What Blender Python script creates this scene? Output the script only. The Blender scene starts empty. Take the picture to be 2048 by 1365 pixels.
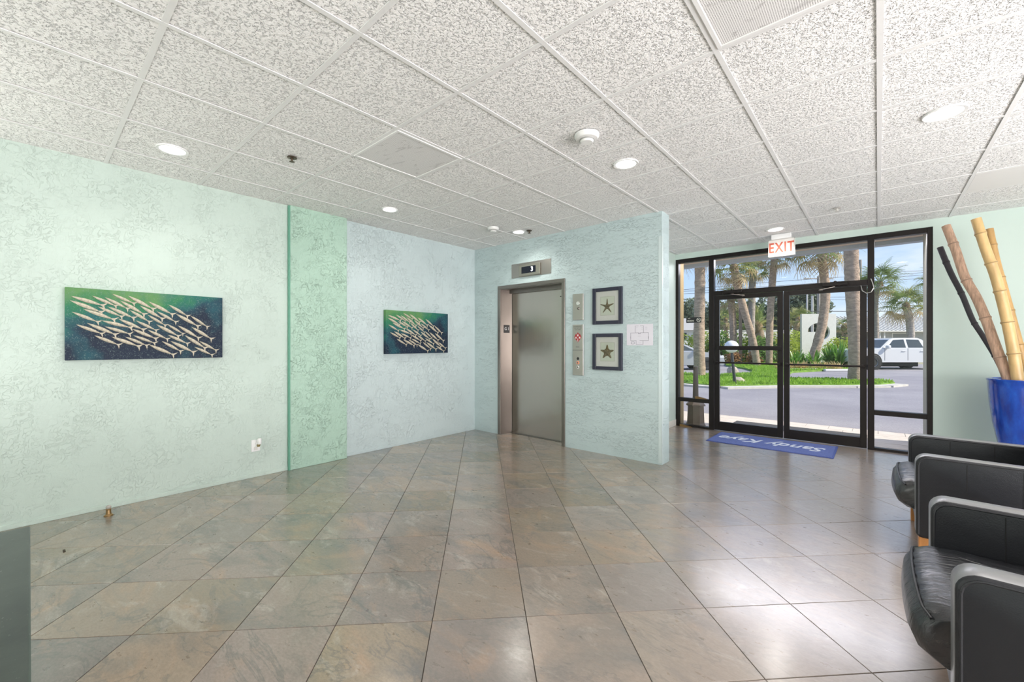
import bpy, bmesh, math, random
from mathutils import Vector, Matrix, Euler, noise as mnoise
R = math.radians
PI = math.pi
rnd = random.Random(7)
C = bpy.context.scene.collection
SC = bpy.context.scene

# ------------------------------------------------------------------ camera
FPX, HY, YAW, EYE, H = 840.75, 688.64, 0.7165, 1.3194, 2.7662
cd = bpy.data.cameras.new('camera'); cam = bpy.data.objects.new('camera', cd); C.objects.link(cam)
cam.location = (0, 0, EYE); cam.rotation_euler = (PI/2, 0, YAW)
cd.sensor_width = 36; cd.lens = FPX/2048*36; cd.shift_y = (HY-682.5)/2048; cd.clip_start = 0.05; cd.clip_end = 600
SC.camera = cam

# ------------------------------------------------------------------ world
SC.view_settings.view_transform = 'Standard'; SC.view_settings.look = 'None'
SC.view_settings.gamma = 1; SC.view_settings.use_curve_mapping = False
SC.view_settings.exposure = 0.04
w = bpy.data.worlds.new('World'); SC.world = w; w.use_nodes = True
nt = w.node_tree; nt.nodes.clear()
def wn(t, **k):
    n = nt.nodes.new(t)
    for a, b in k.items(): setattr(n, a, b)
    return n
tc = wn('ShaderNodeTexCoord'); sep = wn('ShaderNodeSeparateXYZ'); nt.links.new(tc.outputs['Generated'], sep.inputs[0])
rp = wn('ShaderNodeValToRGB'); nt.links.new(sep.outputs['Z'], rp.inputs[0])
cr = rp.color_ramp
cr.elements[0].position = 0.0; cr.elements[0].color = (0.66, 0.78, 0.93, 1)
cr.elements[1].position = 0.9; cr.elements[1].color = (0.10, 0.26, 0.70, 1)
e = cr.elements.new(0.14); e.color = (0.50, 0.67, 0.95, 1)
e = cr.elements.new(0.3); e.color = (0.33, 0.53, 0.92, 1)
mp = wn('ShaderNodeMapping'); mp.inputs['Scale'].default_value = (2.2, 2.2, 6.5); nt.links.new(tc.outputs['Generated'], mp.inputs[0])
nz = wn('ShaderNodeTexNoise'); nz.inputs['Scale'].default_value = 2.2; nz.inputs['Detail'].default_value = 9; nz.inputs['Roughness'].default_value = .58
nt.links.new(mp.outputs[0], nz.inputs['Vector'])
rc = wn('ShaderNodeValToRGB'); nt.links.new(nz.outputs['Fac'], rc.inputs[0])
rc.color_ramp.elements[0].position = .46; rc.color_ramp.elements[1].position = .72
rc.color_ramp.elements[1].color = (.75, .75, .75, 1)
mx = wn('ShaderNodeMix', data_type='RGBA'); nt.links.new(rc.outputs[0], mx.inputs[0]); nt.links.new(rp.outputs[0], mx.inputs[6]); mx.inputs[7].default_value = (.93, .94, .97, 1)
bg = wn('ShaderNodeBackground'); bg.inputs[1].default_value = 1.15; nt.links.new(mx.outputs[2], bg.inputs[0])
wo = wn('ShaderNodeOutputWorld'); nt.links.new(bg.outputs[0], wo.inputs[0])

# sun: high, from the right (world +X), a little in front of the building
sd = bpy.data.lights.new('sun', 'SUN'); sd.energy = 6.5; sd.angle = R(.6); sd.color = (1, .91, .78)
so = bpy.data.objects.new('sun', sd); C.objects.link(so)
so.rotation_euler = Vector((-1, -0.25, -0.85)).to_track_quat('-Z', 'Y').to_euler()

def area(name, loc, aim, sx, sy, en, col):
    l = bpy.data.lights.new(name, 'AREA'); l.shape = 'RECTANGLE'; l.size = sx; l.size_y = sy; l.energy = en; l.color = col
    o = bpy.data.objects.new(name, l); C.objects.link(o); o.location = loc
    o.rotation_euler = Vector(aim).to_track_quat('-Z', 'Y').to_euler(); return o
# added fill lights, unseen beside and behind the camera, tilted up at the ceiling
area('side_fill_light', (3.9, .7, 1.2), (-1, 0, 1.25), 7.8, 1.9, 610, (1, .955, .95))
area('left_rear_fill_light', (-4.55, -1.9, 1.25), (1, .35, 1.0), 2.6, 1.9, 85, (1, .97, .93))  # added fill as well, the left wall has no opening
# added fill light hidden up under the canopy soffit, brightening the entrance floor
area('entrance_fill_light', (-1.0, 7.42, 2.80), (0, -.6, -1), 2.6, .7, 75, (.94, .90, 1))

# ------------------------------------------------------------------ materials
def new_mat(name):
    m = bpy.data.materials.new(name); m.use_nodes = True
    n = m.node_tree; b = n.nodes.get('Principled BSDF'); return m, n, b
def N(n, t, **k):
    x = n.nodes.new(t)
    for a, b in k.items():
        if a in x.inputs: x.inputs[a].default_value = b
        else: setattr(x, a, b)
    return x
def L(n, a, b): n.links.new(a, b)
def ramp(n, src, stops, interp='LINEAR'):
    r = n.nodes.new('ShaderNodeValToRGB'); r.color_ramp.interpolation = interp
    el = r.color_ramp.elements
    while len(el) < len(stops): el.new(.5)
    for e, (p, c) in zip(el, stops):
        e.position = p; e.color = (c, c, c, 1) if isinstance(c, (int, float)) else (*c, 1)
    L(n, src, r.inputs[0]); return r.outputs[0]
def mixc(n, f, a, b, mode='MIX'):
    m = n.nodes.new('ShaderNodeMix'); m.data_type = 'RGBA'; m.blend_type = mode
    for s, v in ((0, f), (6, a), (7, b)):
        if hasattr(v, 'is_linked') or hasattr(v, 'links'): L(n, v, m.inputs[s])
        elif s == 0: m.inputs[s].default_value = v
        else: m.inputs[s].default_value = (*v, 1)
    return m.outputs[2]
def coords(n, kind='Object', scale=(1, 1, 1)):
    t = n.nodes.new('ShaderNodeTexCoord')
    if scale == (1, 1, 1): return t.outputs[kind]
    m = n.nodes.new('ShaderNodeMapping'); m.inputs['Scale'].default_value = scale
    L(n, t.outputs[kind], m.inputs[0]); return m.outputs[0]
def noise(n, vec, scale, detail=3, rough=.5, dist=0):
    x = N(n, 'ShaderNodeTexNoise', Scale=scale, Detail=detail, Roughness=rough, Distortion=dist)
    L(n, vec, x.inputs['Vector']); return x.outputs['Fac']
def bump(n, h, b, strength=.5, dist=.01, prev=None):
    x = N(n, 'ShaderNodeBump', Strength=strength, Distance=dist); L(n, h, x.inputs['Height'])
    if prev is not None: L(n, prev, x.inputs['Normal'])
    L(n, x.outputs[0], b.inputs['Normal']); return x.outputs[0]
_mc = {}
def M(name, col, rough=.5, metal=0, spec=.5, var=0, vscale=8, bmp=0, bscale=40, bdist=.005, coat=0, scale=(1, 1, 1)):
    if name in _mc: return _mc[name]
    m, n, b = new_mat(name)
    b.inputs['Roughness'].default_value = rough; b.inputs['Metallic'].default_value = metal
    b.inputs['Specular IOR Level'].default_value = spec
    if coat: b.inputs['Coat Weight'].default_value = coat; b.inputs['Coat Roughness'].default_value = .05
    if var:
        f = noise(n, coords(n, scale=scale), vscale, 4, .6)
        c = ramp(n, f, [(.3, tuple(x*(1-var) for x in col)), (.7, tuple(min(1, x*(1+var)) for x in col))])
        L(n, c, b.inputs['Base Color'])
    else: b.inputs['Base Color'].default_value = (*col, 1)
    if bmp: bump(n, noise(n, coords(n, scale=scale), bscale, 4, .6), b, bmp, bdist)
    m.diffuse_color = (*col, 1); _mc[name] = m; return m

def wall_mat(name, col, sc=(1, 1, 1), amt=.6, dens=7.0):
    m, n, b = new_mat(name)
    v = coords(n, scale=sc)
    big = noise(n, v, 1.3, 2, .5)
    c = ramp(n, big, [(.35, tuple(x*.97 for x in col)), (.65, tuple(min(1, x*1.03) for x in col))])
    L(n, c, b.inputs['Base Color'])
    b.inputs['Roughness'].default_value = .5; b.inputs['Specular IOR Level'].default_value = .35
    # knock-down stucco: shallow islands with fine curled trowel ridges between smooth patches
    a = noise(n, v, dens*1.6, 5, .6, 1.2)
    ra = ramp(n, a, [(.50, 0), (.56, 1)])
    rid = N(n, 'ShaderNodeMath', operation='SUBTRACT'); rid.inputs[1].default_value = .5
    L(n, noise(n, v, dens*2.2, 5, .6, 1.4), rid.inputs[0])
    ab = N(n, 'ShaderNodeMath', operation='ABSOLUTE'); L(n, rid.outputs[0], ab.inputs[0])
    rr = ramp(n, ab.outputs[0], [(0, 1), (.022, 0)])
    msk = ramp(n, noise(n, v, 5, 4, .65), [(.40, .12), (.60, 1)])
    mm = N(n, 'ShaderNodeMath', operation='MULTIPLY'); L(n, rr, mm.inputs[0]); L(n, msk, mm.inputs[1])
    n1 = bump(n, ra, b, min(1, amt*.12), .002)
    n2 = bump(n, mm.outputs[0], b, min(1, amt*.42), .0032, n1)
    bump(n, noise(n, v, 45, 3), b, min(1, amt*.3), .002, n2)
    return m
WALL_L = wall_mat('mint_stucco', (.585, .69, .625), amt=1.45, dens=9)
WALL_P = wall_mat('green_stucco', (.44, .62, .51), amt=2.2, dens=8)
WALL_F = wall_mat('pale_mint_stucco', (.585, .68, .685), amt=1.8, dens=9)
WALL_E = wall_mat('aqua_stucco', (.54, .65, .655), sc=(.6, .6, 1.7), amt=1.8, dens=9)
WALL_S = M('smooth_mint_paint', (.57, .68, .62), .55, bmp=.12, bscale=60)
BASEB = M('cream_baseboard', (.72, .70, .64), .5)
WHITE = M('white_paint', (.86, .86, .85), .4)
STEEL = None
def steel(name, sc=(1, 1, 120), rough=.24, col=(.52, .475, .43)):
    m, n, b = new_mat(name); b.inputs['Metallic'].default_value = 1; b.inputs['Base Color'].default_value = (*col, 1)
    f = noise(n, coords(n, scale=sc), 6, 3, .6)
    r = ramp(n, f, [(.3, rough-.015), (.7, rough+.02)]); L(n, r, b.inputs['Roughness'])
    wv = noise(n, coords(n, scale=(1, 1, .9)), 2.3, 2, .4, .6)
    n1 = bump(n, f, b, .015, .001)
    bump(n, wv, b, .16, .04, n1); return m
STEEL = steel('brushed_stainless')
STEEL_V = steel('brushed_stainless_trim', (90, 90, 1), .32, (.27, .24, .22))
STEEL_P = steel('brushed_stainless_plate', (1, 1, 140), .34, (.44, .41, .38))
BRONZE = M('dark_bronze_aluminium', (.020, .016, .015), .4, .4, .4)
BLACK = M('black_plastic', (.012, .012, .013), .35)
BRASS = M('aged_brass', (.35, .22, .10), .35, .8)

def tile_mat():
    m, n, b = new_mat('slate_look_porcelain')
    oi = n.nodes.new('ShaderNodeObjectInfo')
    tcn = n.nodes.new('ShaderNodeTexCoord')
    mul = N(n, 'ShaderNodeMath', operation='MULTIPLY'); mul.inputs[1].default_value = 57.0; L(n, oi.outputs['Random'], mul.inputs[0])
    cmb = n.nodes.new('ShaderNodeCombineXYZ'); L(n, mul.outputs[0], cmb.inputs[0]); L(n, mul.outputs[0], cmb.inputs[1]); L(n, mul.outputs[0], cmb.inputs[2])
    mp = n.nodes.new('ShaderNodeMapping'); mp.inputs['Scale'].default_value = (1, 1.9, 1); mp.inputs['Rotation'].default_value = (0, 0, -.55)
    L(n, tcn.outputs['Object'], mp.inputs[0])
    ad = n.nodes.new('ShaderNodeVectorMath'); L(n, mp.outputs[0], ad.inputs[0]); L(n, cmb.outputs[0], ad.inputs[1]); v = ad.outputs[0]
    base = ramp(n, oi.outputs['Random'], [(0, (.30, .225, .15)), (.14, (.18, .15, .115)), (.28, (.35, .25, .175)), (.42, (.19, .16, .145)), (.56, (.30, .235, .18)), (.7, (.19, .145, .08)), (.85, (.29, .22, .19)), (1, (.23, .175, .12))], 'LINEAR')
    f1 = noise(n, v, 1.7, 7, .62, .9)
    dark = mixc(n, ramp(n, f1, [(.3, 1), (.52, 0)]), base, (.13, .12, .11))
    rust = mixc(n, ramp(n, noise(n, v, 2.0, 6, .62, 1.2), [(.54, 0), (.74, .6)]), dark, (.46, .27, .15))
    pale = mixc(n, ramp(n, noise(n, v, 2.4, 9, .70, 1.3), [(.55, 0), (.72, .65)]), rust, (.50, .44, .37))
    rd = N(n, 'ShaderNodeMath', operation='SUBTRACT'); rd.inputs[1].default_value = .5; L(n, noise(n, v, 1.5, 7, .6, .9), rd.inputs[0])
    ab = N(n, 'ShaderNodeMath', operation='ABSOLUTE'); L(n, rd.outputs[0], ab.inputs[0])
    vein = mixc(n, ramp(n, ab.outputs[0], [(0, .55), (.02, 0)]), pale, (.10, .095, .09))
    fine = mixc(n, .55, vein, ramp(n, noise(n, v, 55, 5, .75), [(.3, .32), (.7, .72)]), 'OVERLAY')
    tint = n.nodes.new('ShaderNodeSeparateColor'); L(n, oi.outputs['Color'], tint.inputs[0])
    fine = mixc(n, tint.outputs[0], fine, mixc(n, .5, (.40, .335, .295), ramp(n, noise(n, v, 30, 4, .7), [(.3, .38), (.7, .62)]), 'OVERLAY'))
    L(n, fine, b.inputs['Base Color'])
    L(n, ramp(n, noise(n, v, 14, 5, .6), [(.3, .26), (.7, .42)]), b.inputs['Roughness'])
    b.inputs['Specular IOR Level'].default_value = .6
    b.inputs['Coat Weight'].default_value = 1; b.inputs['Coat Roughness'].default_value = .2; b.inputs['Coat IOR'].default_value = 1.65
    bump(n, noise(n, v, 12, 8, .7), b, .10, .004)
    return m
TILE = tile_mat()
GROUT = M('brown_grout', (.07, .055, .042), .8)
def ceil_mat():
    m, n, b = new_mat('fissured_mineral_fibre')
    b.inputs['Base Color'].default_value = (.95, .945, .93, 1); b.inputs['Roughness'].default_value = .9; b.inputs['Specular IOR Level'].default_value = .1
    oi = n.nodes.new('ShaderNodeObjectInfo'); t = n.nodes.new('ShaderNodeTexCoord')
    mul = N(n, 'ShaderNodeMath', operation='MULTIPLY'); mul.inputs[1].default_value = 31.0; L(n, oi.outputs['Random'], mul.inputs[0])
    ad = n.nodes.new('ShaderNodeVectorMath'); L(n, t.outputs['Object'], ad.inputs[0]); L(n, mul.outputs[0], ad.inputs[1]); v = ad.outputs[0]
    h = noise(n, v, 74, 3, .55, .8)
    hh = ramp(n, h, [(.35, 0), (.455, .85), (.7, 1)])
    bump(n, hh, b, 1.0, .0105)
    return m
CEILT = ceil_mat()
TEE = M('white_ceiling_grid_enamel', (.80, .80, .79), .5)
def perf_mat():
    m, n, b = new_mat('perforated_white_metal')
    v = coords(n)
    vm = n.nodes.new('ShaderNodeVectorMath'); vm.operation = 'SCALE'; vm.inputs['Scale'].default_value = 1/.0085; L(n, v, vm.inputs[0])
    fr = n.nodes.new('ShaderNodeVectorMath'); fr.operation = 'FRACTION'; L(n, vm.outputs[0], fr.inputs[0])
    sb = n.nodes.new('ShaderNodeVectorMath'); sb.operation = 'SUBTRACT'; sb.inputs[1].default_value = (.5, .5, 0); L(n, fr.outputs[0], sb.inputs[0])
    ml = n.nodes.new('ShaderNodeVectorMath'); ml.operation = 'MULTIPLY'; ml.inputs[1].default_value = (1, 1, 0); L(n, sb.outputs[0], ml.inputs[0])
    ln = n.nodes.new('ShaderNodeVectorMath'); ln.operation = 'LENGTH'; L(n, ml.outputs[0], ln.inputs[0])
    hole = ramp(n, ln.outputs['Value'], [(.27, 1), (.34, 0)])
    dust = ramp(n, noise(n, coords(n, scale=(1, 2.2, 1)), 4, 6, .62, 1.8), [(.55, 0), (.68, .8)])
    c = mixc(n, dust, (.88, .87, .86), (.30, .29, .28))
    c2 = mixc(n, hole, c, (.30, .29, .28))
    L(n, c2, b.inputs['Base Color']); b.inputs['Roughness'].default_value = .5; return m
PERF = perf_mat()
def emis(name, col, s):
    m, n, b = new_mat(name); b.inputs['Base Color'].default_value = (*col, 1)
    b.inputs['Emission Color'].default_value = (*col, 1); b.inputs['Emission Strength'].default_value = s; return m
LENS = emis('lit_lens', (1, .98, .95), 9)
def glass_mat(name='clear_glass', tint=(.97, .985, .98), refl=1.0):
    m, n, b = new_mat(name); n.nodes.remove(b)
    out = n.nodes.get('Material Output')
    tr = N(n, 'ShaderNodeBsdfTransparent'); tr.inputs[0].default_value = (*tint, 1)
    gl = N(n, 'ShaderNodeBsdfGlossy', Roughness=.02)
    fr = N(n, 'ShaderNodeFresnel', IOR=1.45)
    mu = N(n, 'ShaderNodeMath', operation='MULTIPLY'); mu.inputs[1].default_value = refl; L(n, fr.outputs[0], mu.inputs[0])
    ms = n.nodes.new('ShaderNodeMixShader'); L(n, mu.outputs[0], ms.inputs[0]); L(n, tr.outputs[0], ms.inputs[1]); L(n, gl.outputs[0], ms.inputs[2])
    L(n, ms.outputs[0], out.inputs[0]); return m
GLASS = glass_mat(refl=.6)
PGLASS = glass_mat('picture_glass', (.98, .985, .98), .6)
def leather():
    m, n, b = new_mat('black_leather')
    b.inputs['Base Color'].default_value = (.018, .019, .023, 1); b.inputs['Roughness'].default_value = .38; b.inputs['Specular IOR Level'].default_value = .45
    v = coords(n)
    n1 = bump(n, noise(n, v, 220, 2, .5), b, .5, .0015)
    bump(n, noise(n, v, 7, 3, .5, .7), b, .25, .012, n1); return m
LEATHER = leather()
def leather2():
    m, n, b = new_mat('creased_black_leather')
    b.inputs['Base Color'].default_value = (.022, .023, .027, 1); b.inputs['Roughness'].default_value = .26; b.inputs['Specular IOR Level'].default_value = .75
    n1 = bump(n, noise(n, coords(n), 260, 2, .5), b, .2, .0012)
    bump(n, noise(n, coords(n, scale=(.7, 4.2, 1)), 6, 4, .55, 1.6), b, .55, .012, n1); return m
LEATHER2 = leather2()
GUSSET = M('glare_pale_leather_gusset', (.25, .25, .26), .3, 0, .8, bmp=.2, bscale=200, bdist=.001)  # lighter grey stands for glare on the arm rims, painted into the leather
PIPE = M('leather_piping', (.03, .03, .033), .35)
OAKLEG = M('orange_stained_wood', (.50, .22, .07), .4, var=.2, vscale=6, scale=(8, 8, 1))

# ------------------------------------------------------------------ mesh helpers
class MB:
    def __init__(s): s.bm = bmesh.new(); s.mi = 0
    def _mark(s, fs):
        for f in fs: f.material_index = s.mi
    def box(s, x0, x1, y0, y1, z0, z1, bev=0, seg=1):
        g = bmesh.ops.create_cube(s.bm, size=1)
        bmesh.ops.transform(s.bm, matrix=Matrix.Translation(((x0+x1)/2, (y0+y1)/2, (z0+z1)/2)) @ Matrix.Diagonal((abs(x1-x0), abs(y1-y0), abs(z1-z0), 1)), verts=g['verts'])
        fs = {f for v in g['verts'] for f in v.link_faces}
        if bev:
            es = {e for v in g['verts'] for e in v.link_edges}
            r = bmesh.ops.bevel(s.bm, geom=list(es), offset=bev, segments=seg, affect='EDGES', profile=.5)
            fs |= set(r['faces']); fs = [f for f in fs if f.is_valid]
        s._mark(fs); return s
    def grid_surface(s, pts, close_u=False, close_v=False):
        rows = [[s.bm.verts.new(p) for p in r] for r in pts]
        nu, nv = len(rows), len(rows[0]); fs = []
        for i in range(nu if close_u else nu-1):
            for j in range(nv if close_v else nv-1):
                a, b = rows[i], rows[(i+1) % nu]
                try: fs.append(s.bm.faces.new((a[j], a[(j+1) % nv], b[(j+1) % nv], b[j])))
                except ValueError: pass
        s._mark(fs); return rows
    def tube(s, path, rad, seg=10, cap=True):
        path = [Vector(p) for p in path]; n = len(path)
        rr = rad if isinstance(rad, (list, tuple)) else [rad]*n
        rows = []; up = None
        for i, p in enumerate(path):
            t = (path[min(i+1, n-1)]-path[max(i-1, 0)]).normalized()
            if up is None:
                up = Vector((0, 0, 1)) if abs(t.z) < .9 else Vector((1, 0, 0))
            a = t.cross(up).normalized(); b = a.cross(t).normalized(); up = b
            rows.append([p+(a*math.cos(k*2*PI/seg)+b*math.sin(k*2*PI/seg))*rr[i] for k in range(seg)])
        g = s.grid_surface(rows, close_v=True)
        if cap:
            for r in (g[0], g[-1]):
                try: s._mark([s.bm.faces.new(r)])
                except ValueError: pass
        return s
    def lathe(s, prof, cx=0, cy=0, seg=24, axis='Z', z0=0):
        rows = []
        for r, z in prof:
            row = []
            for k in range(seg):
                a = 2*PI*k/seg; x, y = max(r, 1e-5)*math.cos(a), max(r, 1e-5)*math.sin(a)
                if axis == 'Z': row.append((cx+x, cy+y, z0+z))
                elif axis == 'Y': row.append((cx+x, z0+z, cy+y))
                else: row.append((z0+z, cx+x, cy+y))
            rows.append(row)
        s.grid_surface(rows, close_v=True); bmesh.ops.remove_doubles(s.bm, verts=s.bm.verts, dist=2e-5); return s
    def prism(s, poly, a0, a1, axis='Z'):
        def P(u, v, a):
            return (u, v, a) if axis == 'Z' else (u, a, v) if axis == 'Y' else (a, u, v)
        lo = [s.bm.verts.new(P(u, v, a0)) for u, v in poly]; hi = [s.bm.verts.new(P(u, v, a1)) for u, v in poly]
        n = len(poly); fs = []
        for i in range(n): fs.append(s.bm.faces.new((lo[i], lo[(i+1) % n], hi[(i+1) % n], hi[i])))
        fs.append(s.bm.faces.new(lo)); fs.append(s.bm.faces.new(hi)); s._mark(fs); return s
    def sphere(s, c, r, sc=(1, 1, 1), seg=16):
        g = bmesh.ops.create_uvsphere(s.bm, u_segments=seg, v_segments=seg//2+2, radius=r)
        bmesh.ops.transform(s.bm, matrix=Matrix.Translation(c) @ Matrix.Diagonal((*sc, 1)), verts=g['verts'])
        s._mark({f for v in g['verts'] for f in v.link_faces}); return s
    def quad(s, a, b, c, d):
        s._mark([s.bm.faces.new([s.bm.verts.new(p) for p in (a, b, c, d)])]); return s
    def xf(s, m): bmesh.ops.transform(s.bm, matrix=m, verts=s.bm.verts); return s
    def build(s, name, mats, parent=None, loc=None, smooth=False, local=False, angle=40):
        """vertices are in world space unless local; loc = origin for a top-level mesh"""
        bm = s.bm
        bmesh.ops.recalc_face_normals(bm, faces=bm.faces)
        off = Vector((0, 0, 0))
        if not local:
            off = Vector(parent['_w']) if parent is not None else (Vector(loc) if loc else Vector((0, 0, 0)))
            if off.length: bmesh.ops.translate(bm, verts=bm.verts, vec=-off)
        me = bpy.data.meshes.new(name); bm.to_mesh(me); bm.free()
        for m in (mats if isinstance(mats, (list, tuple)) else [mats]): me.materials.append(m)
        if smooth:
            for p in me.polygons: p.use_smooth = True
            try: me.set_sharp_from_angle(angle=R(angle))
            except Exception: pass
        o = bpy.data.objects.new(name, me); C.objects.link(o)
        if parent is not None: o.parent = parent; o['_w'] = tuple(parent['_w'])
        else:
            if loc: o.location = loc
            o['_w'] = tuple(loc) if loc else (0, 0, 0)
        return o
def tag(o, label=None, cat=None, group=None, kind=None):
    if label: o['label'] = label
    if cat: o['category'] = cat
    if group: o['group'] = group
    if kind: o['kind'] = kind
    return o
def thing(name, label, cat, loc=(0, 0, 0), group=None, kind=None):
    o = bpy.data.objects.new(name, None); C.objects.link(o); o.location = loc; o['_w'] = tuple(loc); o.empty_display_size = .1
    return tag(o, label, cat, group, kind)
def inst(src, parent, loc=(0, 0, 0), rot=None, scale=None, mat=None, name=None):
    o = src.copy(); C.objects.link(o); o.parent = parent; o.location = loc
    if rot is not None: o.rotation_euler = rot
    if scale is not None: o.scale = scale if hasattr(scale, '__len__') else (scale,)*3
    return o
def obj_from(me, name, parent, loc=(0, 0, 0), rot=None, scale=None):
    o = bpy.data.objects.new(name, me); C.objects.link(o); o.parent = parent; o.location = loc
    if rot is not None: o.rotation_euler = rot
    if scale is not None: o.scale = scale if hasattr(scale, '__len__') else (scale,)*3
    return o
def struct(name, mb, mats, label, cat=None, parent=None, **k):
    o = mb.build(name, mats, parent, **k)
    if parent is None: tag(o, label, cat, kind='structure')
    return o
def text(txt, size, mats, parent, wmat, name='lettering', ext=.0006, bold=0, shear=0, align='CENTER', spacing=1, xs=1):
    """text built as a mesh; wmat maps text plane (x right, y up, z out) into world"""
    cu = bpy.data.curves.new(name, 'FONT'); cu.body = txt; cu.size = size; cu.extrude = ext; cu.offset = bold; cu.shear = shear
    cu.align_x = align; cu.align_y = 'CENTER'; cu.space_character = spacing; cu.resolution_u = 3
    t = bpy.data.objects.new('tmp', cu); C.objects.link(t)
    dg = bpy.context.evaluated_depsgraph_get(); me = bpy.data.meshes.new_from_object(t.evaluated_get(dg))
    bpy.data.objects.remove(t); bpy.data.curves.remove(cu)
    pw = Vector(parent['_w'])
    me.transform(Matrix.Translation(-pw) @ wmat @ Matrix.Diagonal((xs, 1, 1, 1))); me.materials.clear(); me.materials.append(mats); me.name = name
    o = bpy.data.objects.new(name, me); C.objects.link(o); o.parent = parent; return o
def face_negY(x, y, z):      # a plane that looks towards -Y, its right is +X
    return Matrix(((1, 0, 0, x), (0, 0, -1, y), (0, 1, 0, z), (0, 0, 0, 1)))
def face_posX(x, y, z):      # looks towards +X, its right is +Y
    return Matrix(((0, 0, 1, x), (1, 0, 0, y), (0, 1, 0, z), (0, 0, 0, 1)))

# camera calibration helper: point seen at pixel (u, v) on a plane, or at depth D
CY_, SY_ = math.cos(YAW), math.sin(YAW)
def ray(u, v):
    a = (u-1024)/FPX; return Vector((a*CY_-SY_, a*SY_+CY_, (HY-v)/FPX))
def atD(u, v, D): return Vector((0, 0, EYE))+ray(u, v)*D
def onZ(u, v, z=0.0):
    r = ray(u, v); return Vector((0, 0, EYE))+r*((z-EYE)/r.z)
def onX(u, v, x):
    r = ray(u, v); return Vector((0, 0, EYE))+r*(x/r.x)
def onY(u, v, y):
    r = ray(u, v); return Vector((0, 0, EYE))+r*(y/r.y)
def inview(p, m=40):
    x = p[0]*CY_+p[1]*SY_; d = -p[0]*SY_+p[1]*CY_; z = p[2]-EYE
    if d < .15: return False
    u = 1024+FPX*x/d; v = HY-FPX*z/d
    return -m < u < 2048+m and -m < v < 1365+m
RIGHT = Vector((CY_, SY_, 0)); FWD = Vector((-SY_, CY_, 0))

# ------------------------------------------------------------------ room dimensions
XL, XP, XF = -4.66, -4.625, -4.70      # near left wall, projecting strip, far left wall
YE, YE2, XC = 4.52, 4.73, -1.775       # lift wall front, back, its free end
XN = -2.48                             # short wall behind it
YF, YG = 6.88, 6.94                    # entrance wall face, glass plane
XR, YB = 4.0, -3.5
WX0, WX1, WZ1 = -2.48, .48, 2.685      # entrance opening

# ------------------------------------------------------------------ floor
def clip(poly, x0, x1, y0, y1):
    def cl(p, f, g):
        out = []
        for i in range(len(p)):
            a, b = p[i-1], p[i]; fa, fb = f(a), f(b)
            if (fa >= 0) != (fb >= 0):
                t = fa/(fa-fb); out.append((a[0]+(b[0]-a[0])*t, a[1]+(b[1]-a[1])*t))
            if fb >= 0: out.append(b)
        return out
    for f in (lambda q: q[0]-x0, lambda q: x1-q[0], lambda q: q[1]-y0, lambda q: y1-q[1]):
        poly = cl(poly, f, None)
        if len(poly) < 3: return []
    return poly
floor = MB().box(XF-.15, XR+.2, YB-.1, YF+.12, -.12, -.004).build('floor', GROUT)
tag(floor, 'lobby floor of diagonal slate-look tiles', 'floor', kind='structure'); 
def tile_bm(mb, poly, cx=0, cy=0, g=.0017, z=0.0):
    pl = [Vector((x-cx, y-cy)) for x, y in poly]; c = sum(pl, Vector((0, 0)))/len(pl)
    def ins(p, d):
        v = (p-c); l = v.length; return c+v*(max(l-d*1.4, .001)/l)
    o = [ins(p, g) for p in pl]; t = [ins(p, g+.0012) for p in pl]
    A = [mb.bm.verts.new((p.x, p.y, z-.008)) for p in o]; B = [mb.bm.verts.new((p.x, p.y, z-.0012)) for p in o]; D = [mb.bm.verts.new((p.x, p.y, z)) for p in t]
    n = len(pl); fs = [mb.bm.faces.new(D)]
    for i in range(n):
        j = (i+1) % n; fs += [mb.bm.faces.new((A[i], A[j], B[j], B[i])), mb.bm.faces.new((B[i], B[j], D[j], D[i]))]
    mb._mark(fs)
FA, FS, FO = .7892, .4491, Vector((-1.602, 1.2609))
e1 = Vector((math.cos(FA), math.sin(FA))); e2 = Vector((-math.sin(FA), math.cos(FA)))
q = FS/2
sq = [tuple(e1*a+e2*b) for a, b in ((-q, -q), (q, -q), (q, q), (-q, q))]
fm = MB(); tile_bm(fm, sq); full = fm.build('floor_tile_source', TILE, local=True); full_me = full.data; bpy.data.objects.remove(full); full_me.name = 'floor_tile'
rest = MB(); cand = []
for i in range(-26, 27):
    for j in range(-26, 27):
        c = FO+e1*(FS*(i+.5))+e2*(FS*(j+.5))
        poly = [(c.x+a, c.y+b) for a, b in sq]
        if all(p[1] > YE+.01 and p[0] < XC-.01 for p in poly) and all(p[0] < XN-.02 or p[1] < YE2-.02 for p in poly): continue
        pc = clip(poly, XF-.02, XR, YB, YF+.10)
        if len(pc) < 3: continue
        area_ = abs(sum(pc[k-1][0]*pc[k][1]-pc[k][0]*pc[k-1][1] for k in range(len(pc))))/2
        if area_ < .0015: continue
        cand.append((c.length, c, pc, len(pc) == 4 and abs(area_-FS*FS) < 1e-4))
cand.sort(key=lambda t: t[0]); nt_ = 0
for _, c, pc, whole in cand:
    ctr = (sum(p[0] for p in pc)/len(pc), sum(p[1] for p in pc)/len(pc), 0)
    vis = any(inview((p[0], p[1], 0)) for p in pc+[ctr[:2]])
    if vis and nt_ < 299:
        nt_ += 1
        if whole:
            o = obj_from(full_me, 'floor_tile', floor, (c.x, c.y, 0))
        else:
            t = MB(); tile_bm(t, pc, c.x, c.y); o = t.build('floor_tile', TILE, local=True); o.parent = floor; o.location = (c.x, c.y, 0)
        k_ = .6*max(0, min(1, (c.x+1.7+.12*c.y)/1.9))+rnd.uniform(-.05, .12)     # entrance glare painted into tile colour: paler towards the doors, random per tile
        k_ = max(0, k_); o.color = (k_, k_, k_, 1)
    else: tile_bm(rest, pc)
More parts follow.
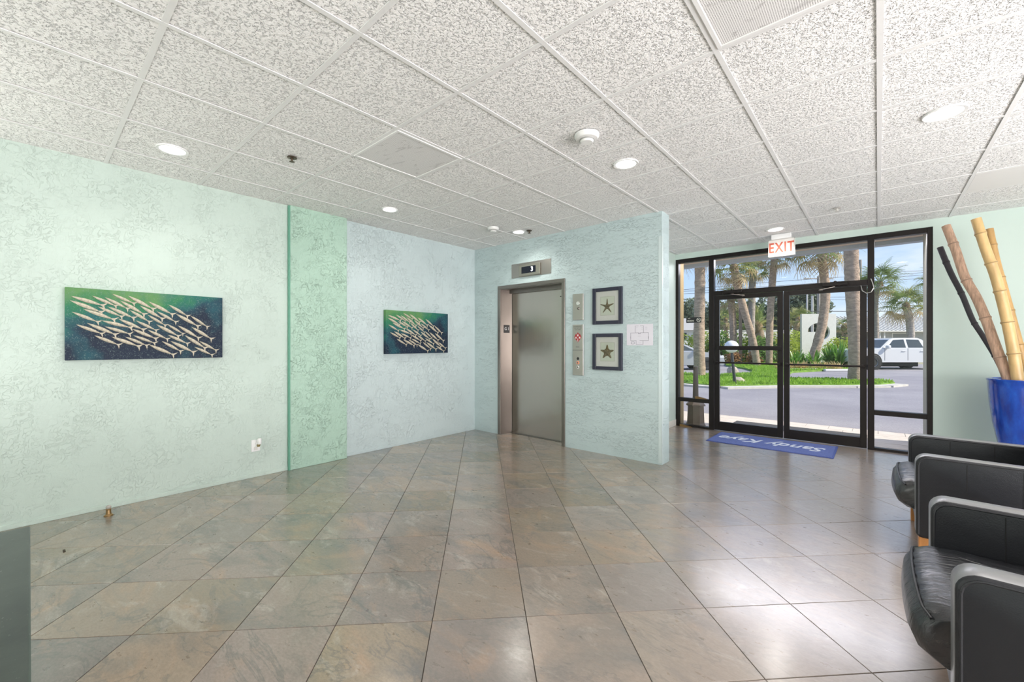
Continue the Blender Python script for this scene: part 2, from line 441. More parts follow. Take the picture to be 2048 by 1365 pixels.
o = rest.build('floor_tiles_beyond_view', TILE, local=True); o.color = (.2, .2, .2, 1); o.parent = floor; o['kind'] = 'stuff'

# ------------------------------------------------------------------ ceiling
GX, GY, GP = .0067, 2.8385, .6096
ceiling = MB().box(XF-.15, XR+.2, YB-.1, YF+.15, H+.03, H+.12).build('ceiling', WHITE)
tag(ceiling, 'suspended ceiling of white textured tiles in a grid', 'ceiling', kind='structure')
tm = MB(); hw = GP/2-.002; tm.box(-hw, hw, -hw, hw, 0, .014, .003); ct = tm.build('x', CEILT, local=True); ct_me = ct.data; bpy.data.objects.remove(ct); ct_me.name = 'ceiling_tile'
VENTS = {(-5, -2): 'a', (-1, -2): 'b', (1, 4): 'c'}
def in_room(x, y):
    if y > YE and x < XN: return False
    if y > YE+.01 and y < YE2 and x < XC: return False
    return XF < x < XR and YB < y < YF
restc = MB()
for k in range(-8, 8):
    for l in range(-11, 8):
        x, y = GX+GP*(k+.5), GY+GP*(l+.5)
        x0, x1, y0, y1 = max(x-hw, XF), min(x+hw, XR), max(y-hw, YB), min(y+hw, YF+.02)
        if x1-x0 < .01 or y1-y0 < .01: continue
        if y0 > YE2 and x1 < XN+.01: continue
        if (k, l) in VENTS: continue
        vis = inview((x, y, H)) or any(inview((a, b, H)) for a in (x0, x1) for b in (y0, y1))
        if vis:
            if abs(x1-x0-2*hw) < 1e-6 and abs(y1-y0-2*hw) < 1e-6:
                o = obj_from(ct_me, 'ceiling_tile', ceiling, (x, y, H+.005), rot=(rnd.uniform(-.0012, .0012), rnd.uniform(-.0012, .0012), 0))
            else:
                t = MB().box(x0-x, x1-x, y0-y, y1-y, 0, .014); o = t.build('ceiling_tile', CEILT, local=True); o.parent = ceiling; o.location = (x, y, H+.005)
        else: restc.box(x0, x1, y0, y1, H+.008, H+.02)
o = restc.build('ceiling_tiles_beyond_view', CEILT); o.parent = ceiling; o['kind'] = 'stuff'
BW = .0125
for k in range(-8, 8):          # main runners along Y
    x = GX+GP*k
    if not XF < x < XR: continue
    y1 = YF if x > XN else YE
    t = MB().box(x-BW, x+BW, YB, y1, H-.0008, H+.0035).box(x-.003, x+.003, YB, y1, H, H+.028)
    o = t.build('grid_runner', TEE); o.parent = ceiling
for l in range(-11, 8):         # cross tees along X
    y = GY+GP*l
    if not YB < y < YF: continue
    x0 = XF if y < YE else XN
    t = MB().box(x0, XR, y-BW, y+BW, H, H+.004).box(x0, XR, y-.003, y+.003, H, H+.028)
    o = t.build('grid_tee', TEE); o.parent = ceiling

# ------------------------------------------------------------------ walls
struct('wall_left', MB().box(XL-.2, XL, YB, 1.775, 0, H+.03), WALL_L, 'pale mint stucco wall on the left with the larger fish picture', 'wall')
struct('wall_left_strip', MB().box(XP-.25, XP, 1.79, 2.41, 0, H+.03, .004), WALL_P, 'greener projecting stucco strip between two mint walls', 'wall')
struct('wall_left_far', MB().box(XF-.2, XF, 2.41, YE+.2, 0, H+.03), WALL_F, 'pale mint stucco wall with the smaller-looking fish picture', 'wall')
# lift wall with the door opening
EX0, EX1, EZ = -4.205, -3.03, 2.165
we = MB().box(XF, EX0+.01, YE, YE2, 0, H+.03).box(EX1-.01, XC, YE, YE2, 0, H+.03).box(EX0+.01, EX1-.01, YE, YE2, EZ-.01, H+.03)
struct('wall_elevator', we, WALL_E, 'aqua stucco wall around the elevator door', 'wall')
struct('wall_corridor', MB().box(XN-.15, XN, YE2, YF+.2, 0, H+.03), WALL_S, 'short smooth mint wall behind the elevator wall, left of the glass entrance', 'wall')
wf = MB().box(XN-.1, WX1, YF, YF+.14, WZ1, H+.03).box(WX1, XR+.2, YF, YF+.14, 0, H+.03)
struct('wall_entrance', wf, WALL_S, 'smooth mint wall above and right of the glass entrance', 'wall')
wb = MB().box(XL-.2, -3.4, YB-.1, YB, 0, H).box(2.2, XR+.2, YB-.1, YB, 0, H).box(-3.4, 2.2, YB-.1, YB, 0, H)
struct('wall_back', wb, WALL_S, 'plain rear lobby wall', 'wall')
wr = MB().box(XR, XR+.1, YB, -3.3, 0, H).box(XR, XR+.1, 5.7, YF+.1, 0, H).box(XR, XR+.1, -3.3, 5.7, 0, .2).box(XR, XR+.1, -3.3, 5.7, 2.5, H)
struct('wall_right', wr, WALL_S, 'right lobby wall with a wide opening made for the added fill light', 'wall')
struct('baseboard_left', MB().box(XL, XL+.008, YB, 1.775, 0, .035, .002), WALL_L, 'thin mint skirting at the foot of the left wall', 'baseboard')
struct('baseboard_left_far', MB().box(XF, XF+.008, 2.412, YE-.002, 0, .035, .002), WALL_F, 'thin pale skirting at the foot of the far left wall', 'baseboard')
struct('baseboard_corridor', MB().box(XN, XN+.014, YE2+.01, YF, 0, .10, .003), BASEB, 'cream baseboard beside the glass entrance', 'baseboard')
struct('trim_1', MB().box(XC-.035, XC+.002, YE-.003, YE-.0005, .02, 2.5).box(XC+.0005, XC+.003, YE-.003, YE+.03, .02, 2.5), M('clear_vinyl_guard', (.62, .72, .72), .25), 'clear vinyl corner guard on the end of the elevator wall', 'corner guard')
struct('trim_2', MB().box(XP-.03, XP-.004, 1.773, 1.792, 0, H), M('deep_green_caulk', (.14, .36, .26), .6), 'dark green caulk joint beside the projecting strip', 'trim')

# ------------------------------------------------------------------ entrance glazing
FY0, FY1 = 6.895, 6.985
def frame_part(parent, name, x0, x1, z0, z1, y0=FY0, y1=FY1, mat=None, bev=.002):
    return MB().box(x0, x1, y0, y1, z0, z1, bev).build(name, mat or BRONZE, parent)
def gz(parent, x0, x1, z0, z1):
    return MB().box(x0, x1, YG-.003, YG+.003, z0, z1).build('pane', GLASS, parent)
FT = 2.625
w1 = thing('window_1', 'tall narrow glass sidelight left of the entrance doors', 'window', (-2.2, YG, 0), kind='structure')
frame_part(w1, 'frame_post', WX0, -2.435, 0, WZ1); frame_part(w1, 'frame_post', -1.972, -1.90, 0, WZ1)
frame_part(w1, 'frame_head', -2.435, -1.972, FT, WZ1); frame_part(w1, 'frame_rail', -2.435, -1.972, .40, .458)
frame_part(w1, 'frame_sill', -2.435, -1.972, 0, .03); gz(w1, -2.435, -1.972, .03, .40); gz(w1, -2.435, -1.972, .458, FT)
w2 = thing('window_2', 'tall glass sidelight right of the entrance doors', 'window', (.2, YG, 0), kind='structure')
frame_part(w2, 'frame_post', -.10, -.035, 0, WZ1); frame_part(w2, 'frame_post', .432, WX1, 0, WZ1)
frame_part(w2, 'frame_head', -.035, .432, FT, WZ1); frame_part(w2, 'frame_rail', -.035, .432, .437, .495)
frame_part(w2, 'frame_sill', -.035, .432, 0, .03); gz(w2, -.035, .432, .03, .437); gz(w2, -.035, .432, .495, FT)
w3 = thing('window_3', 'wide transom glass above the entrance doors', 'window', (-1, YG, 2.13), kind='structure')
frame_part(w3, 'frame_head', -1.90, -.10, FT, WZ1); frame_part(w3, 'frame_rail', -1.90, -.10, 2.062, 2.13)
gz(w3, -1.90, -.10, 2.13, FT)
def glass_door(name, label, x0, x1, hinge_left, handle_x):
    d = thing(name, label, 'door', ((x0+x1)/2, YG, 0), kind='structure')
    y0, y1 = 6.905, 6.955
    for a, b in ((x0, x0+.066), (x1-.066, x1)): frame_part(d, 'stile', a, b, .008, 2.056, y0, y1)
    frame_part(d, 'top_rail', x0+.066, x1-.066, 1.995, 2.056, y0, y1)
    frame_part(d, 'bottom_rail', x0+.066, x1-.066, .008, .135, y0, y1)
    MB().box(x0+.066, x1-.066, YG-.012, YG-.006, .135, 1.995).build('pane', GLASS, d)
    # push bar
    pb = MB(); pb.tube([(x0+.03, 6.855, 1.04), (x1-.03, 6.855, 1.04)], .013, 10)
    for xx in (x0+.035, x1-.035): pb.box(xx-.018, xx+.018, 6.845, 6.908, 1.02, 1.06, .003)
    pb.build('push_bar', BRONZE, d, smooth=True)
    ph = MB().box(handle_x-.016, handle_x+.016, 6.985, 7.0, .85, 1.02, .003); ph.box(handle_x-.008, handle_x+.008, 6.95, 6.99, .87, .885).box(handle_x-.008, handle_x+.008, 6.95, 6.99, .985, 1.0)
    ph.build('pull_handle', BRONZE, d)
    return d
d1 = glass_door('door_1', 'left leaf of the dark-framed glass entrance doors', -1.893, -1.003, True, -1.045)
MB().box(-1.85, -1.02, 6.88, 6.905, 1.232, 1.292, .004).build('exit_bar', BRONZE, d1)
d2 = glass_door('door_2', 'right leaf of the dark-framed glass entrance doors', -.993, -.107, False, -.945)
for d, x, s in ((d1, -1.64, 1), (d2, -.42, -1)):
    m = MB().box(x-.13, x+.13, 6.85, 6.893, 2.075, 2.115, .004); m.sphere((x, 6.865, 2.125), .018)
    cl = m.build('door_closer', BRONZE, d)
    a = MB(); a.tube([(x+.02*s, 6.86, 2.07), (x+.0*s, 6.80, 2.055), (x+.17*s, 6.85, 2.03)], .008, 6); a.box(x+.15*s-.015, x+.15*s+.02, 6.85, 6.9, 2.02, 2.045)
    tag(a.build('closer_arm', STEEL_V, cl), 'bare metal closer arm')
lp = MB(); lp.tube([(-.068, 6.885, 2.135), (-.052, 6.87, 2.08), (-.04, 6.862, 2.02), (-.065, 6.86, 1.965), (-.11, 6.86, 1.955), (-.15, 6.865, 1.99), (-.16, 6.88, 2.04), (-.165, 6.9, 2.06)], .005, 8)
tag(lp.build('armoured_cable', M('silver_cable', (.6, .6, .58), .3, .8), loc=(-.068, 6.885, 2.0), smooth=True), 'short silver armoured cable looping from door to frame at top right', 'cable')

# outer reveals, canopy
STUC = M('tan_outside_stucco', (.36, .30, .22), .8, bmp=.3, bscale=50)
GOLD = M('sunlit_ochre_reveal', (.44, .31, .13), .6)  # sunlight on the left reveal is put into this colour
GREYR = M('shaded_grey_reveal', (.30, .29, .24), .7)  # grey shade on the right reveal is put into this colour
struct('wall_outside_left', MB().box(-3.3, WX0-.01, YF+.16, 7.30, -.05, 3.2), GOLD, 'outer return left of the entrance, ochre with sunlight in its colour', 'wall')
struct('wall_outside_right', MB().box(.462, .9, YF+.15, 8.0, -.05, 3.2), GREYR, 'outer return right of the entrance, grey with shade in its colour', 'wall')
cb = MB().box(-6, 3.5, YF+.12, 8.3, 2.83, 3.0)
struct('roof_canopy', cb, M('tan_soffit', (.62, .50, .38), .7), 'tan soffit of the porch canopy outside', 'canopy')
struct('trim_3', MB().box(-6, 3.5, 8.22, 8.38, 2.775, 3.1), M('grey_blue_fascia', (.40, .44, .48), .7), 'grey blue edge beam of the porch canopy', 'beam')
struct('roof_slab', MB().box(-14, 9, -9, YF+.1, 3.0, 3.3), M('roof_grey', (.4, .4, .4), .8), 'flat roof over the lobby', 'roof')

# ------------------------------------------------------------------ elevator
el = thing('door_3', 'brushed stainless steel elevator door in its steel frame', 'elevator', (-3.62, YE, 0), kind='structure')
MB().box(-4.19, -3.0, YE2-.012, YE2+.03, .004, 2.13).build('door_panel', STEEL, el)
for nm, a, b in (('left_jamb', EX0, EX0+.095), ('right_jamb', EX1-.045, EX1)):
    if nm == 'left_jamb':
        MB().box(EX0, EX0+.05, YE-.012, YE+.012, 0, EZ-.045, .002).prism([(EX0, YE), (EX0+.055, YE), (EX0+.098, YE2-.012), (EX0, YE2-.012)], 0, EZ-.045).build('jamb', STEEL_V, el)
    else:
        MB().box(EX1-.05, EX1, YE-.012, YE+.012, 0, EZ-.045, .002).box(EX1-.052, EX1-.03, YE+.002, YE2-.005, 0, EZ-.045).build('jamb', STEEL_V, el)
MB().box(EX0, EX1, YE-.014, YE+.012, EZ-.046, EZ, .002).box(EX0+.03, EX1-.03, YE+.002, YE2-.005, EZ-.055, EZ-.03).box(-4.12, -3.05, YE2-.06, YE2-.02, EZ-.10, EZ-.04).build('head', STEEL_V, el)
MB().box(-4.15, -3.08, YE2-.05, YE2-.012, -.002, .004).build('sill', M('sill_metal', (.2, .19, .18), .4, .9), el)
MB().box(-4.112, -4.106, YE2-.016, YE2-.011, .004, 2.06).build('door_gap', BLACK, el)
MB().lathe([(0, 0), (.008, 0), (.008, .003), (0, .003)], -3.235, 1.965, 10, 'Y', YE2-.016).build('keyhole', BLACK, el)
ga = math.atan2(.043, YE2-.012-YE)      # the jamb return is splayed by this angle
gm = Matrix.Translation((EX0+.055+.022, YE+.10, 1.543)) @ Matrix.Rotation(-ga, 4, 'Z')
gp = MB().box(0, .005, -.052, .052, -.058, .058, .001).xf(gm).build('floor_number_plate', BLACK, el)
text('G 1', .066, M('white_ink', (.8, .8, .8), .5), gp, gm @ face_posX(.0055, 0, 0), xs=.85)
# position indicator
pi_ = thing('floor_indicator', 'steel elevator floor indicator above the door showing 3', 'indicator', (-3.596, YE, 2.35))
MB().box(-3.941, -3.251, YE-.006, YE, 2.252, 2.45, .001).build('plate', STEEL_P, pi_)
MB().box(-3.79, -3.42, YE-.028, YE-.006, 2.262, 2.42, .006, 2).build('bezel', M('pewter_bezel', (.36, .35, .30), .35, .8), pi_)
MB().box(-3.736, -3.49, YE-.031, YE-.027, 2.297, 2.388).build('screen', M('black_screen', (.004, .006, .014), .12), pi_)
text('3', .085, emis('lit_digit', (.9, .95, 1), 1.2), pi_, face_negY(-3.55, YE-.0315, 2.342), name='digit', bold=.002)
for sx in (-3.93, -3.262):
    for sz in (2.263, 2.44): MB().lathe([(0, 0), (.005, 0), (.004, -.002), (0, -.002)], sx, sz, 8, 'Y', YE-.006).build('screw', STEEL_V, pi_)
# key switch plate
k1 = thing('key_switch_plate', 'short steel plate with a key switch right of the elevator', 'switch plate', (-2.83, YE, 1.785))
MB().box(-2.906, -2.752, YE-.018, YE, 1.62, 1.948, .003).build('plate', STEEL_P, k1)
MB().lathe([(0, -.006), (.022, -.006), (.024, 0)], -2.828, 1.83, 20, 'Y', YE-.018).build('blank_disc', M('bright_disc', (.75, .74, .72), .3, .7), k1)
MB().lathe([(0, -.012), (.011, -.012), (.016, -.004), (.018, 0)], -2.824, 1.765, 20, 'Y', YE-.018).build('key_lock', STEEL_V, k1)
MB().box(-2.8255, -2.8225, YE-.0315, YE-.029, 1.758, 1.773).build('key_slot', BLACK, k1)
# call station
k2 = thing('call_station', 'tall steel elevator call station with red emblem and buttons', 'call station', (-2.83, YE, 1.245))
MB().box(-2.906, -2.752, YE-.018, YE, .928, 1.562, .003).build('plate', STEEL_P, k2)
MB().box(-2.905, -2.753, YE-.0195, YE-.0175, 1.243, 1.247).build('seam', BLACK, k2)
DK = M('dark_ink', (.10, .10, .10), .6); RED = M('signal_red_ink', (.42, .02, .025), .5)
tx, ty = -2.829, YE-.0182
for s_, z_ in (('IN EMERGENCY', 1.538), ('DO NOT USE', 1.518), ('USE STAIRS', 1.498)): text(s_, .0175, DK, k2, face_negY(tx, ty-.0004, z_), ext=.0002)
def flame(cx, cz, s, y):
    m = MB()
    pts = [(0, .95), (.18, .62), (.35, .50), (.42, .72), (.62, .30), (.80, .02), (.62, -.30), (.38, -.50), (.18, -.72), (0, -.98)]
    pts = [(x, z) for x, z in pts]+[(-x, z) for x, z in reversed(pts[1:-1])]
    m.prism([(cx+x*s, cz+z*s) for x, z in pts], y-.001, y, 'Y'); return m
flame(tx, 1.405, .066, YE-.018).build('red_emblem', RED, k2)
for dx, dz in ((0, .023), (-.027, -.005), (.027, -.005)):
    MB().lathe([(.0, 0), (.013, 0)], tx+dx, 1.405+dz, 14, 'Y', YE-.0196).build('emblem_disc', WHITE, k2)
    MB().lathe([(.007, 0), (.010, 0)], tx+dx, 1.405+dz, 14, 'Y', YE-.0199).build('emblem_ring', RED, k2)
MB().box(tx-.003, tx+.003, YE-.0199, YE-.0192, 1.352, 1.39).build('emblem_bar', WHITE, k2)
for z_ in (1.286, 1.278): MB().box(tx-.03, tx+.02, YE-.0185, YE-.018, z_, z_+.003).build('small_print', DK, k2)
MB().lathe([(0, -.002), (.016, -.002), (.018, 0)], tx, 1.138, 20, 'Y', YE-.018).build('black_port', BLACK, k2)
bt = MB().lathe([(0, -.006), (.017, -.006), (.02, 0)], tx, 1.086, 20, 'Y', YE-.018).build('call_button', emis('lit_orange_ring', (.85, .25, .12), .45), k2)
MB().lathe([(0, -.0075), (.012, -.0075), (.013, -.006)], tx, 1.086, 20, 'Y', YE-.018).build('button_face', STEEL_V, bt)
bt = MB().lathe([(0, -.006), (.016, -.006), (.018, 0)], tx, 1.030, 20, 'Y', YE-.018).build('call_button', WHITE, k2)
MB().lathe([(0, -.0075), (.011, -.0075), (.012, -.006)], tx, 1.030, 20, 'Y', YE-.018).build('button_face', STEEL_V, bt)

# framed starfish
NAVY = M('navy_frame', (.018, .020, .042), .4); MATB = M('white_mat_board', (.80, .79, .76), .8)
def starfish(cx, cz, r, inner, y, seed, jit, plump):
    """five-armed relief standing off the plane y towards -Y"""
    m = MB(); n = 5; ring = []
    c = m.bm.verts.new((cx, y-.012, cz)); outer = []; mid = []
    rr = random.Random(seed); arms = []
    for k in range(n):
        a = PI/2+k*2*PI/n+rr.uniform(-jit, jit); arms.append(a)
    tot = []
    for k in range(n):
        a = arms[k]; b = arms[(k+1) % n]
        if b < a: b += 2*PI
        h = (a+b)/2; d = Vector((math.cos(a), math.sin(a))); p = Vector((-d.y, d.x))
        for t, wd in ((.55, plump), (.85, plump*.62), (1, plump*.2)):
            pass
        L_ = [(d*r*t-p*r*wd) for t, wd in ((.45, plump), (.8, plump*.62), (.98, plump*.3))]
        R_ = [(d*r*t+p*r*wd) for t, wd in ((.98, plump*.3), (.8, plump*.62), (.45, plump))]
        tot += [(v, 0) for v in L_]+[(v, 0) for v in R_]+[(Vector((math.cos(h), math.sin(h)))*r*inner, 0)]
    vs = [m.bm.verts.new((cx+v.x, y, cz+v.y)) for v, _ in tot]
    # raised ridge ring
    rid = []
    for k in range(n):
        d = Vector((math.cos(arms[k]), math.sin(arms[k])))
        rid.append((m.bm.verts.new((cx+d.x*r*.45, y-.009, cz+d.y*r*.45)), m.bm.verts.new((cx+d.x*r*.8, y-.006, cz+d.y*r*.8)), m.bm.verts.new((cx+d.x*r*.99, y-.002, cz+d.y*r*.99))))
    for k in range(n):
        s = k*7; l0, l1, l2, r2, r1, r0, hh = [vs[s+i] for i in range(7)]; a, b, t = rid[k]; prev = vs[(s-1) % len(vs)]
        for f in ((l0, l1, b, a), (l1, l2, t, b), (l2, r2, t), (r2, r1, b, t), (r1, r0, a, b), (prev, l0, a, c), (r0, hh, c, a)): m.bm.faces.new(f)
    return m
STAR = M('olive_tan_starfish', (.19, .15, .075), .7, var=.45, vscale=70, bmp=.6, bscale=160, bdist=.003)
PALE = M('pale_green_paper', (.70, .74, .64), .8)
def framed(cx, z0, z1, x0, x1, lab, inner, plump, seed):
    f = thing('framed_starfish', lab, 'picture', ((x0+x1)/2, YE, (z0+z1)/2)); fw = .042
    b = MB()
    for a in ((x0, x0+fw, z0, z1), (x1-fw, x1, z0, z1), (x0+fw, x1-fw, z0, z0+fw), (x0+fw, x1-fw, z1-fw, z1)): b.box(a[0], a[1], YE-.03, YE, a[2], a[3], .002)
    b.build('frame', NAVY, f)
    MB().box(x0+fw, x1-fw, YE-.012, YE-.004, z0+fw, z1-fw).build('mat_board', MATB, f)
    cx, cz = (x0+x1)/2, (z0+z1)/2; hw_, hh_ = (x1-x0)/2-.10, (z1-z0)/2-.105
    MB().box(cx-hw_, cx+hw_, YE-.0135, YE-.012, cz-hh_, cz+hh_).build('print', PALE, f)
    b = MB()
    for a in ((cx-hw_, cx-hw_+.003, cz-hh_, cz+hh_), (cx+hw_-.003, cx+hw_, cz-hh_, cz+hh_), (cx-hw_, cx+hw_, cz-hh_, cz-hh_+.003), (cx-hw_, cx+hw_, cz+hh_-.003, cz+hh_)): b.box(a[0], a[1], YE-.0145, YE-.0132, a[2], a[3])
    b.build('mat_bevel', M('mat_bevel_grey', (.5, .5, .42), .8), f)
    starfish(cx-.003, cz-.005, .093 if plump < .15 else .09, inner, YE-.0136, seed, .05, plump).build('starfish', STAR, f, smooth=False)
    MB().box(x0+fw, x1-fw, YE-.027, YE-.0255, z0+fw, z1-fw).build('pane', PGLASS, f)
framed(0, 1.555, 1.990, -2.617, -2.232, 'dark framed picture of a slim long-armed starfish, the upper one', .30, .115, 3)
framed(0, 1.011, 1.445, -2.617, -2.232, 'dark framed picture of a broad plump starfish, the lower one', .52, .20, 8)
# evacuation plan
pp = thing('floor_plan_sheet', 'white printed sheet with a floor plan taped beside the framed starfish', 'paper', (-2.03, YE, 1.42))
MB().box(-2.183, -1.872, YE-.0015, YE, 1.304, 1.545).build('sheet', M('white_paper', (.74, .72, .78), .7), pp)
INK = M('plan_ink', (.16, .15, .20), .7)
pl = MB()
def ln(x0, z0, x1, z1, t=.0014): pl.box(min(x0, x1)-t, max(x0, x1)+t, YE-.0022, YE-.0014, min(z0, z1)-t, max(z0, z1)+t)
def P5(x, y): return (-2.183+(x-798)/(1138-798)*.311, 1.545-(y-590)/(855-590)*.241)
for a, b in (((852, 698), (960, 698)), ((975, 698), (1080, 698)), ((852, 698), (852, 795)), ((1080, 698), (1080, 795)), ((852, 795), (925, 795)), ((970, 795), (1080, 795)), ((910, 612), (955, 612)), ((975, 612), (1018, 612)), ((910, 612), (910, 698)), ((1018, 612), (1018, 698)), ((922, 795), (922, 842)), ((1012, 795), (1012, 842)), ((922, 842), (1012, 842)), ((850, 745), (850, 765)), ((1083, 745), (1083, 770)), ((955, 700), (960, 712)), ((975, 700), (972, 712))):
    p, q_ = P5(*a), P5(*b); ln(*p, *q_)
for x, y, l in ((920, 630, 22), (990, 632, 22), (990, 655, 20), (1040, 630, 24), (1040, 642, 26), (1040, 654, 22), (945, 740, 40), (950, 822, 34), (870, 822, 22)):
    a, b = P5(x, y), P5(x+l, y); ln(*a, *b, .0005)
c_ = P5(880, 822)
for k in range(16):
    a, b = 2*PI*k/16, 2*PI*(k+1)/16; ln(c_[0]+.02*math.cos(a), c_[1]+.015*math.sin(a), c_[0]+.02*math.cos(b), c_[1]+.015*math.sin(b), .0004)
pl.build('plan_drawing', INK, pp)

# ------------------------------------------------------------------ fish pictures
def canvas_mat():
    m, n, b = new_mat('painted_canvas_sea')
    v = coords(n); sp = n.nodes.new('ShaderNodeSeparateXYZ'); L(n, v, sp.inputs[0])
    f = noise(n, v, 2.6, 4, .6, .6)
    ad = N(n, 'ShaderNodeMath', operation='MULTIPLY_ADD'); L(n, sp.outputs['Z'], ad.inputs[0]); ad.inputs[1].default_value = 1.15; L(n, f, ad.inputs[2])
    a2 = N(n, 'ShaderNodeMath', operation='MULTIPLY_ADD'); L(n, sp.outputs['Y'], a2.inputs[0]); a2.inputs[1].default_value = -.28; L(n, ad.outputs[0], a2.inputs[2])
    c = ramp(n, a2.outputs[0], [(.28, (.010, .020, .045)), (.42, (.015, .055, .085)), (.52, (.02, .13, .12)), (.64, (.03, .20, .085)), (.78, (.12, .28, .10))])
    c = mixc(n, ramp(n, noise(n, v, 5, 3), [(.5, 0), (.7, .5)]), c, (.02, .14, .17))
    spk = ramp(n, noise(n, v, 130, 3, .7), [(.57, 0), (.68, .75)])
    L(n, mixc(n, spk, c, (.22, .30, .28)), b.inputs['Base Color']); b.inputs['Roughness'].default_value = .5; b.inputs['Specular IOR Level'].default_value = .22
    bump(n, noise(n, v, 90, 3), b, .35, .003); return m
SEA = canvas_mat()
FISHM = M('speckled_cream_fish', (.56, .50, .39), .5, var=.4, vscale=95, bmp=.3, bscale=70)
def fish_mesh(Lf=.17):
    """a slim fish in the plane: +x from snout to tail, relief along +y"""
    m = MB(); rows = []; n = 12
    prof = [(0, .001), (.06, .012), (.15, .026), (.28, .040), (.42, .046), (.56, .042), (.68, .032), (.78, .018), (.83, .012)]
    for t, h in prof:
        row = []
        for k in range(7):
            a = PI*k/6; row.append((t*Lf, .011*math.sin(a)*min(1, h/.03+.25), (-math.cos(a))*h*Lf*1.5))
        rows.append(row)
    m.grid_surface(rows)
    y = .007
    for s in (1, -1):   # forked tail, with thickness
        p = [(.81*Lf, s*.012*Lf), (.90*Lf, s*.05*Lf), (1.0*Lf, s*.155*Lf), (.965*Lf, s*.06*Lf), (.93*Lf, 0), (.81*Lf, 0)]
        m.prism(p if s > 0 else p[::-1], .001, y, 'Y')
    me = m.build('tmp', FISHM, local=True, smooth=True); d = me.data; bpy.data.objects.remove(me); d.name = 'fish'; return d
FISHME = fish_mesh()
HT = [((215,268),(580,375)),((205,312),(560,445)),((430,265),(700,380)),((560,280),(820,410)),((635,245),(885,355)),((800,265),(1085,415)),((720,315),(990,470)),((490,375),(760,490)),((590,375),(885,505)),((340,400),(690,520)),((225,430),(520,545)),((530,520),(860,600)),((920,365),(1175,515)),((815,410),(1040,545)),((1010,325),(1280,470)),((1215,355),(1430,485)),((1095,425),(1310,545)),((1290,450),(1540,590)),((1440,470),(1630,595)),((700,500),(985,625)),((880,520),(1110,630)),((1000,460),(1200,580)),((380,545),(700,675)),((270,560),(560,665)),((560,580),(845,665)),((455,672),(730,780)),((630,685),(940,795)),((770,685),(1015,785)),((850,670),(1095,760)),((840,605),(1110,715)),((1000,615),(1225,720)),((1090,560),(1340,690)),((1200,555),(1380,665)),((1310,570),(1545,710)),((1450,585),(1675,720)),((1205,665),(1430,765)),((1380,670),(1610,815)),((1530,730),(1720,835)),((1480,790),(1680,880)),((1145,730),(1360,845)),((1235,730),(1495,855)),((1015,768),(1290,880))]
FP = []
for a, b in HT:
    pa, pb = onX(100+a[0]/5.12, 540+a[1]/5.12, -4.60), onX(100+b[0]/5.12, 540+b[1]/5.12, -4.60)
    FP.append((pa.y-.176, pa.z-1.4725, pb.y-.176, pb.z-1.4725))
def fish_picture(y0, xw, xf, lab):
    loc = (xw, y0, 1.4725); p = thing('fish_canvas', lab, 'picture', loc, group='relief pictures of silver fish')
    MB().box(xw+.003, xf, y0, y0+1.007, 1.195, 1.75, .002).build('canvas', SEA, p)
    for ya, za, yb, zb in FP:
        dy, dz = yb-ya, zb-za; l = math.hypot(dy, dz); ang = math.atan2(dz, dy)
        # local x -> (0,cos,sin), local y -> +X, local z -> (0,-sin,cos)
        mt = Matrix(((0, 1, 0, 0), (math.cos(ang), 0, math.sin(ang), 0), (math.sin(ang), 0, -math.cos(ang), 0), (0, 0, 0, 1)))
        o = bpy.data.objects.new('fish', FISHME); C.objects.link(o); o.parent = p
        o.location = (xf-xw, ya, za); o.rotation_euler = mt.to_euler(); s = l/.17; o.scale = (s, 1, s)
fish_picture(.176, XL, -4.61, 'long sea-green canvas of swimming fish in relief on the near left wall')
fish_picture(2.93, XF, -4.645, 'sea-green canvas of relief fish on the far left wall, toward the corner')

# outlet with plug-in air freshener
ou = thing('wall_outlet', 'white electrical outlet plate low on the left wall', 'outlet', (XL, 1.475, .32))
MB().box(XL, XL+.006, 1.436, 1.514, .255, .37, .002).build('cover_plate', WHITE, ou)
MB().box(XL+.006, XL+.008, 1.458, 1.492, .268, .30, .001).build('socket', M('ivory', (.75, .74, .7), .4), ou)
af = thing('air_freshener', 'white plug-in air freshener in the low wall outlet', 'air freshener', (XL+.03, 1.492, .345))
MB().box(XL+.006, XL+.03, 1.47, 1.51, .30, .345, .006, 2).build('plug_body', WHITE, af)
MB().lathe([(0, .0), (.017, .0), (.02, .01), (.02, .045), (.015, .058), (0, .06)], XL+.038, 1.497, 16, 'Z', .328).build('cap', WHITE, af, smooth=True)
MB().lathe([(0, 0), (.013, .002), (.017, .02), (.013, .026), (0, .027)], XL+.036, 1.49, 14, 'Z', .302).build('oil_bulb', M('amber_oil', (.28, .22, .10), .15), af, smooth=True)
# magnetic door stop
ds = thing('door_stop', 'small bronze post door stop on the floor by the left wall', 'door stop', (-4.46, .40, 0))
MB().lathe([(0, 0), (.028, 0), (.028, .006), (.017, .014), (.014, .045), (.018, .05), (.012, .055)], -4.46, .40, 20).build('post', BRASS, ds, smooth=True)
MB().sphere((-4.46, .40, .065), .016).build('rubber_tip', M('pale_rubber', (.45, .42, .38), .4), ds, smooth=True)
tag(MB().box(-3.93, -3.885, .14, .152, 0, .004, .0015).build('floor_mark', M('brown_scuff', (.05, .035, .02), .7), loc=(-3.9, .146, 0)), 'tiny dark brown scrap lying on the tiles near the door stop', 'debris')

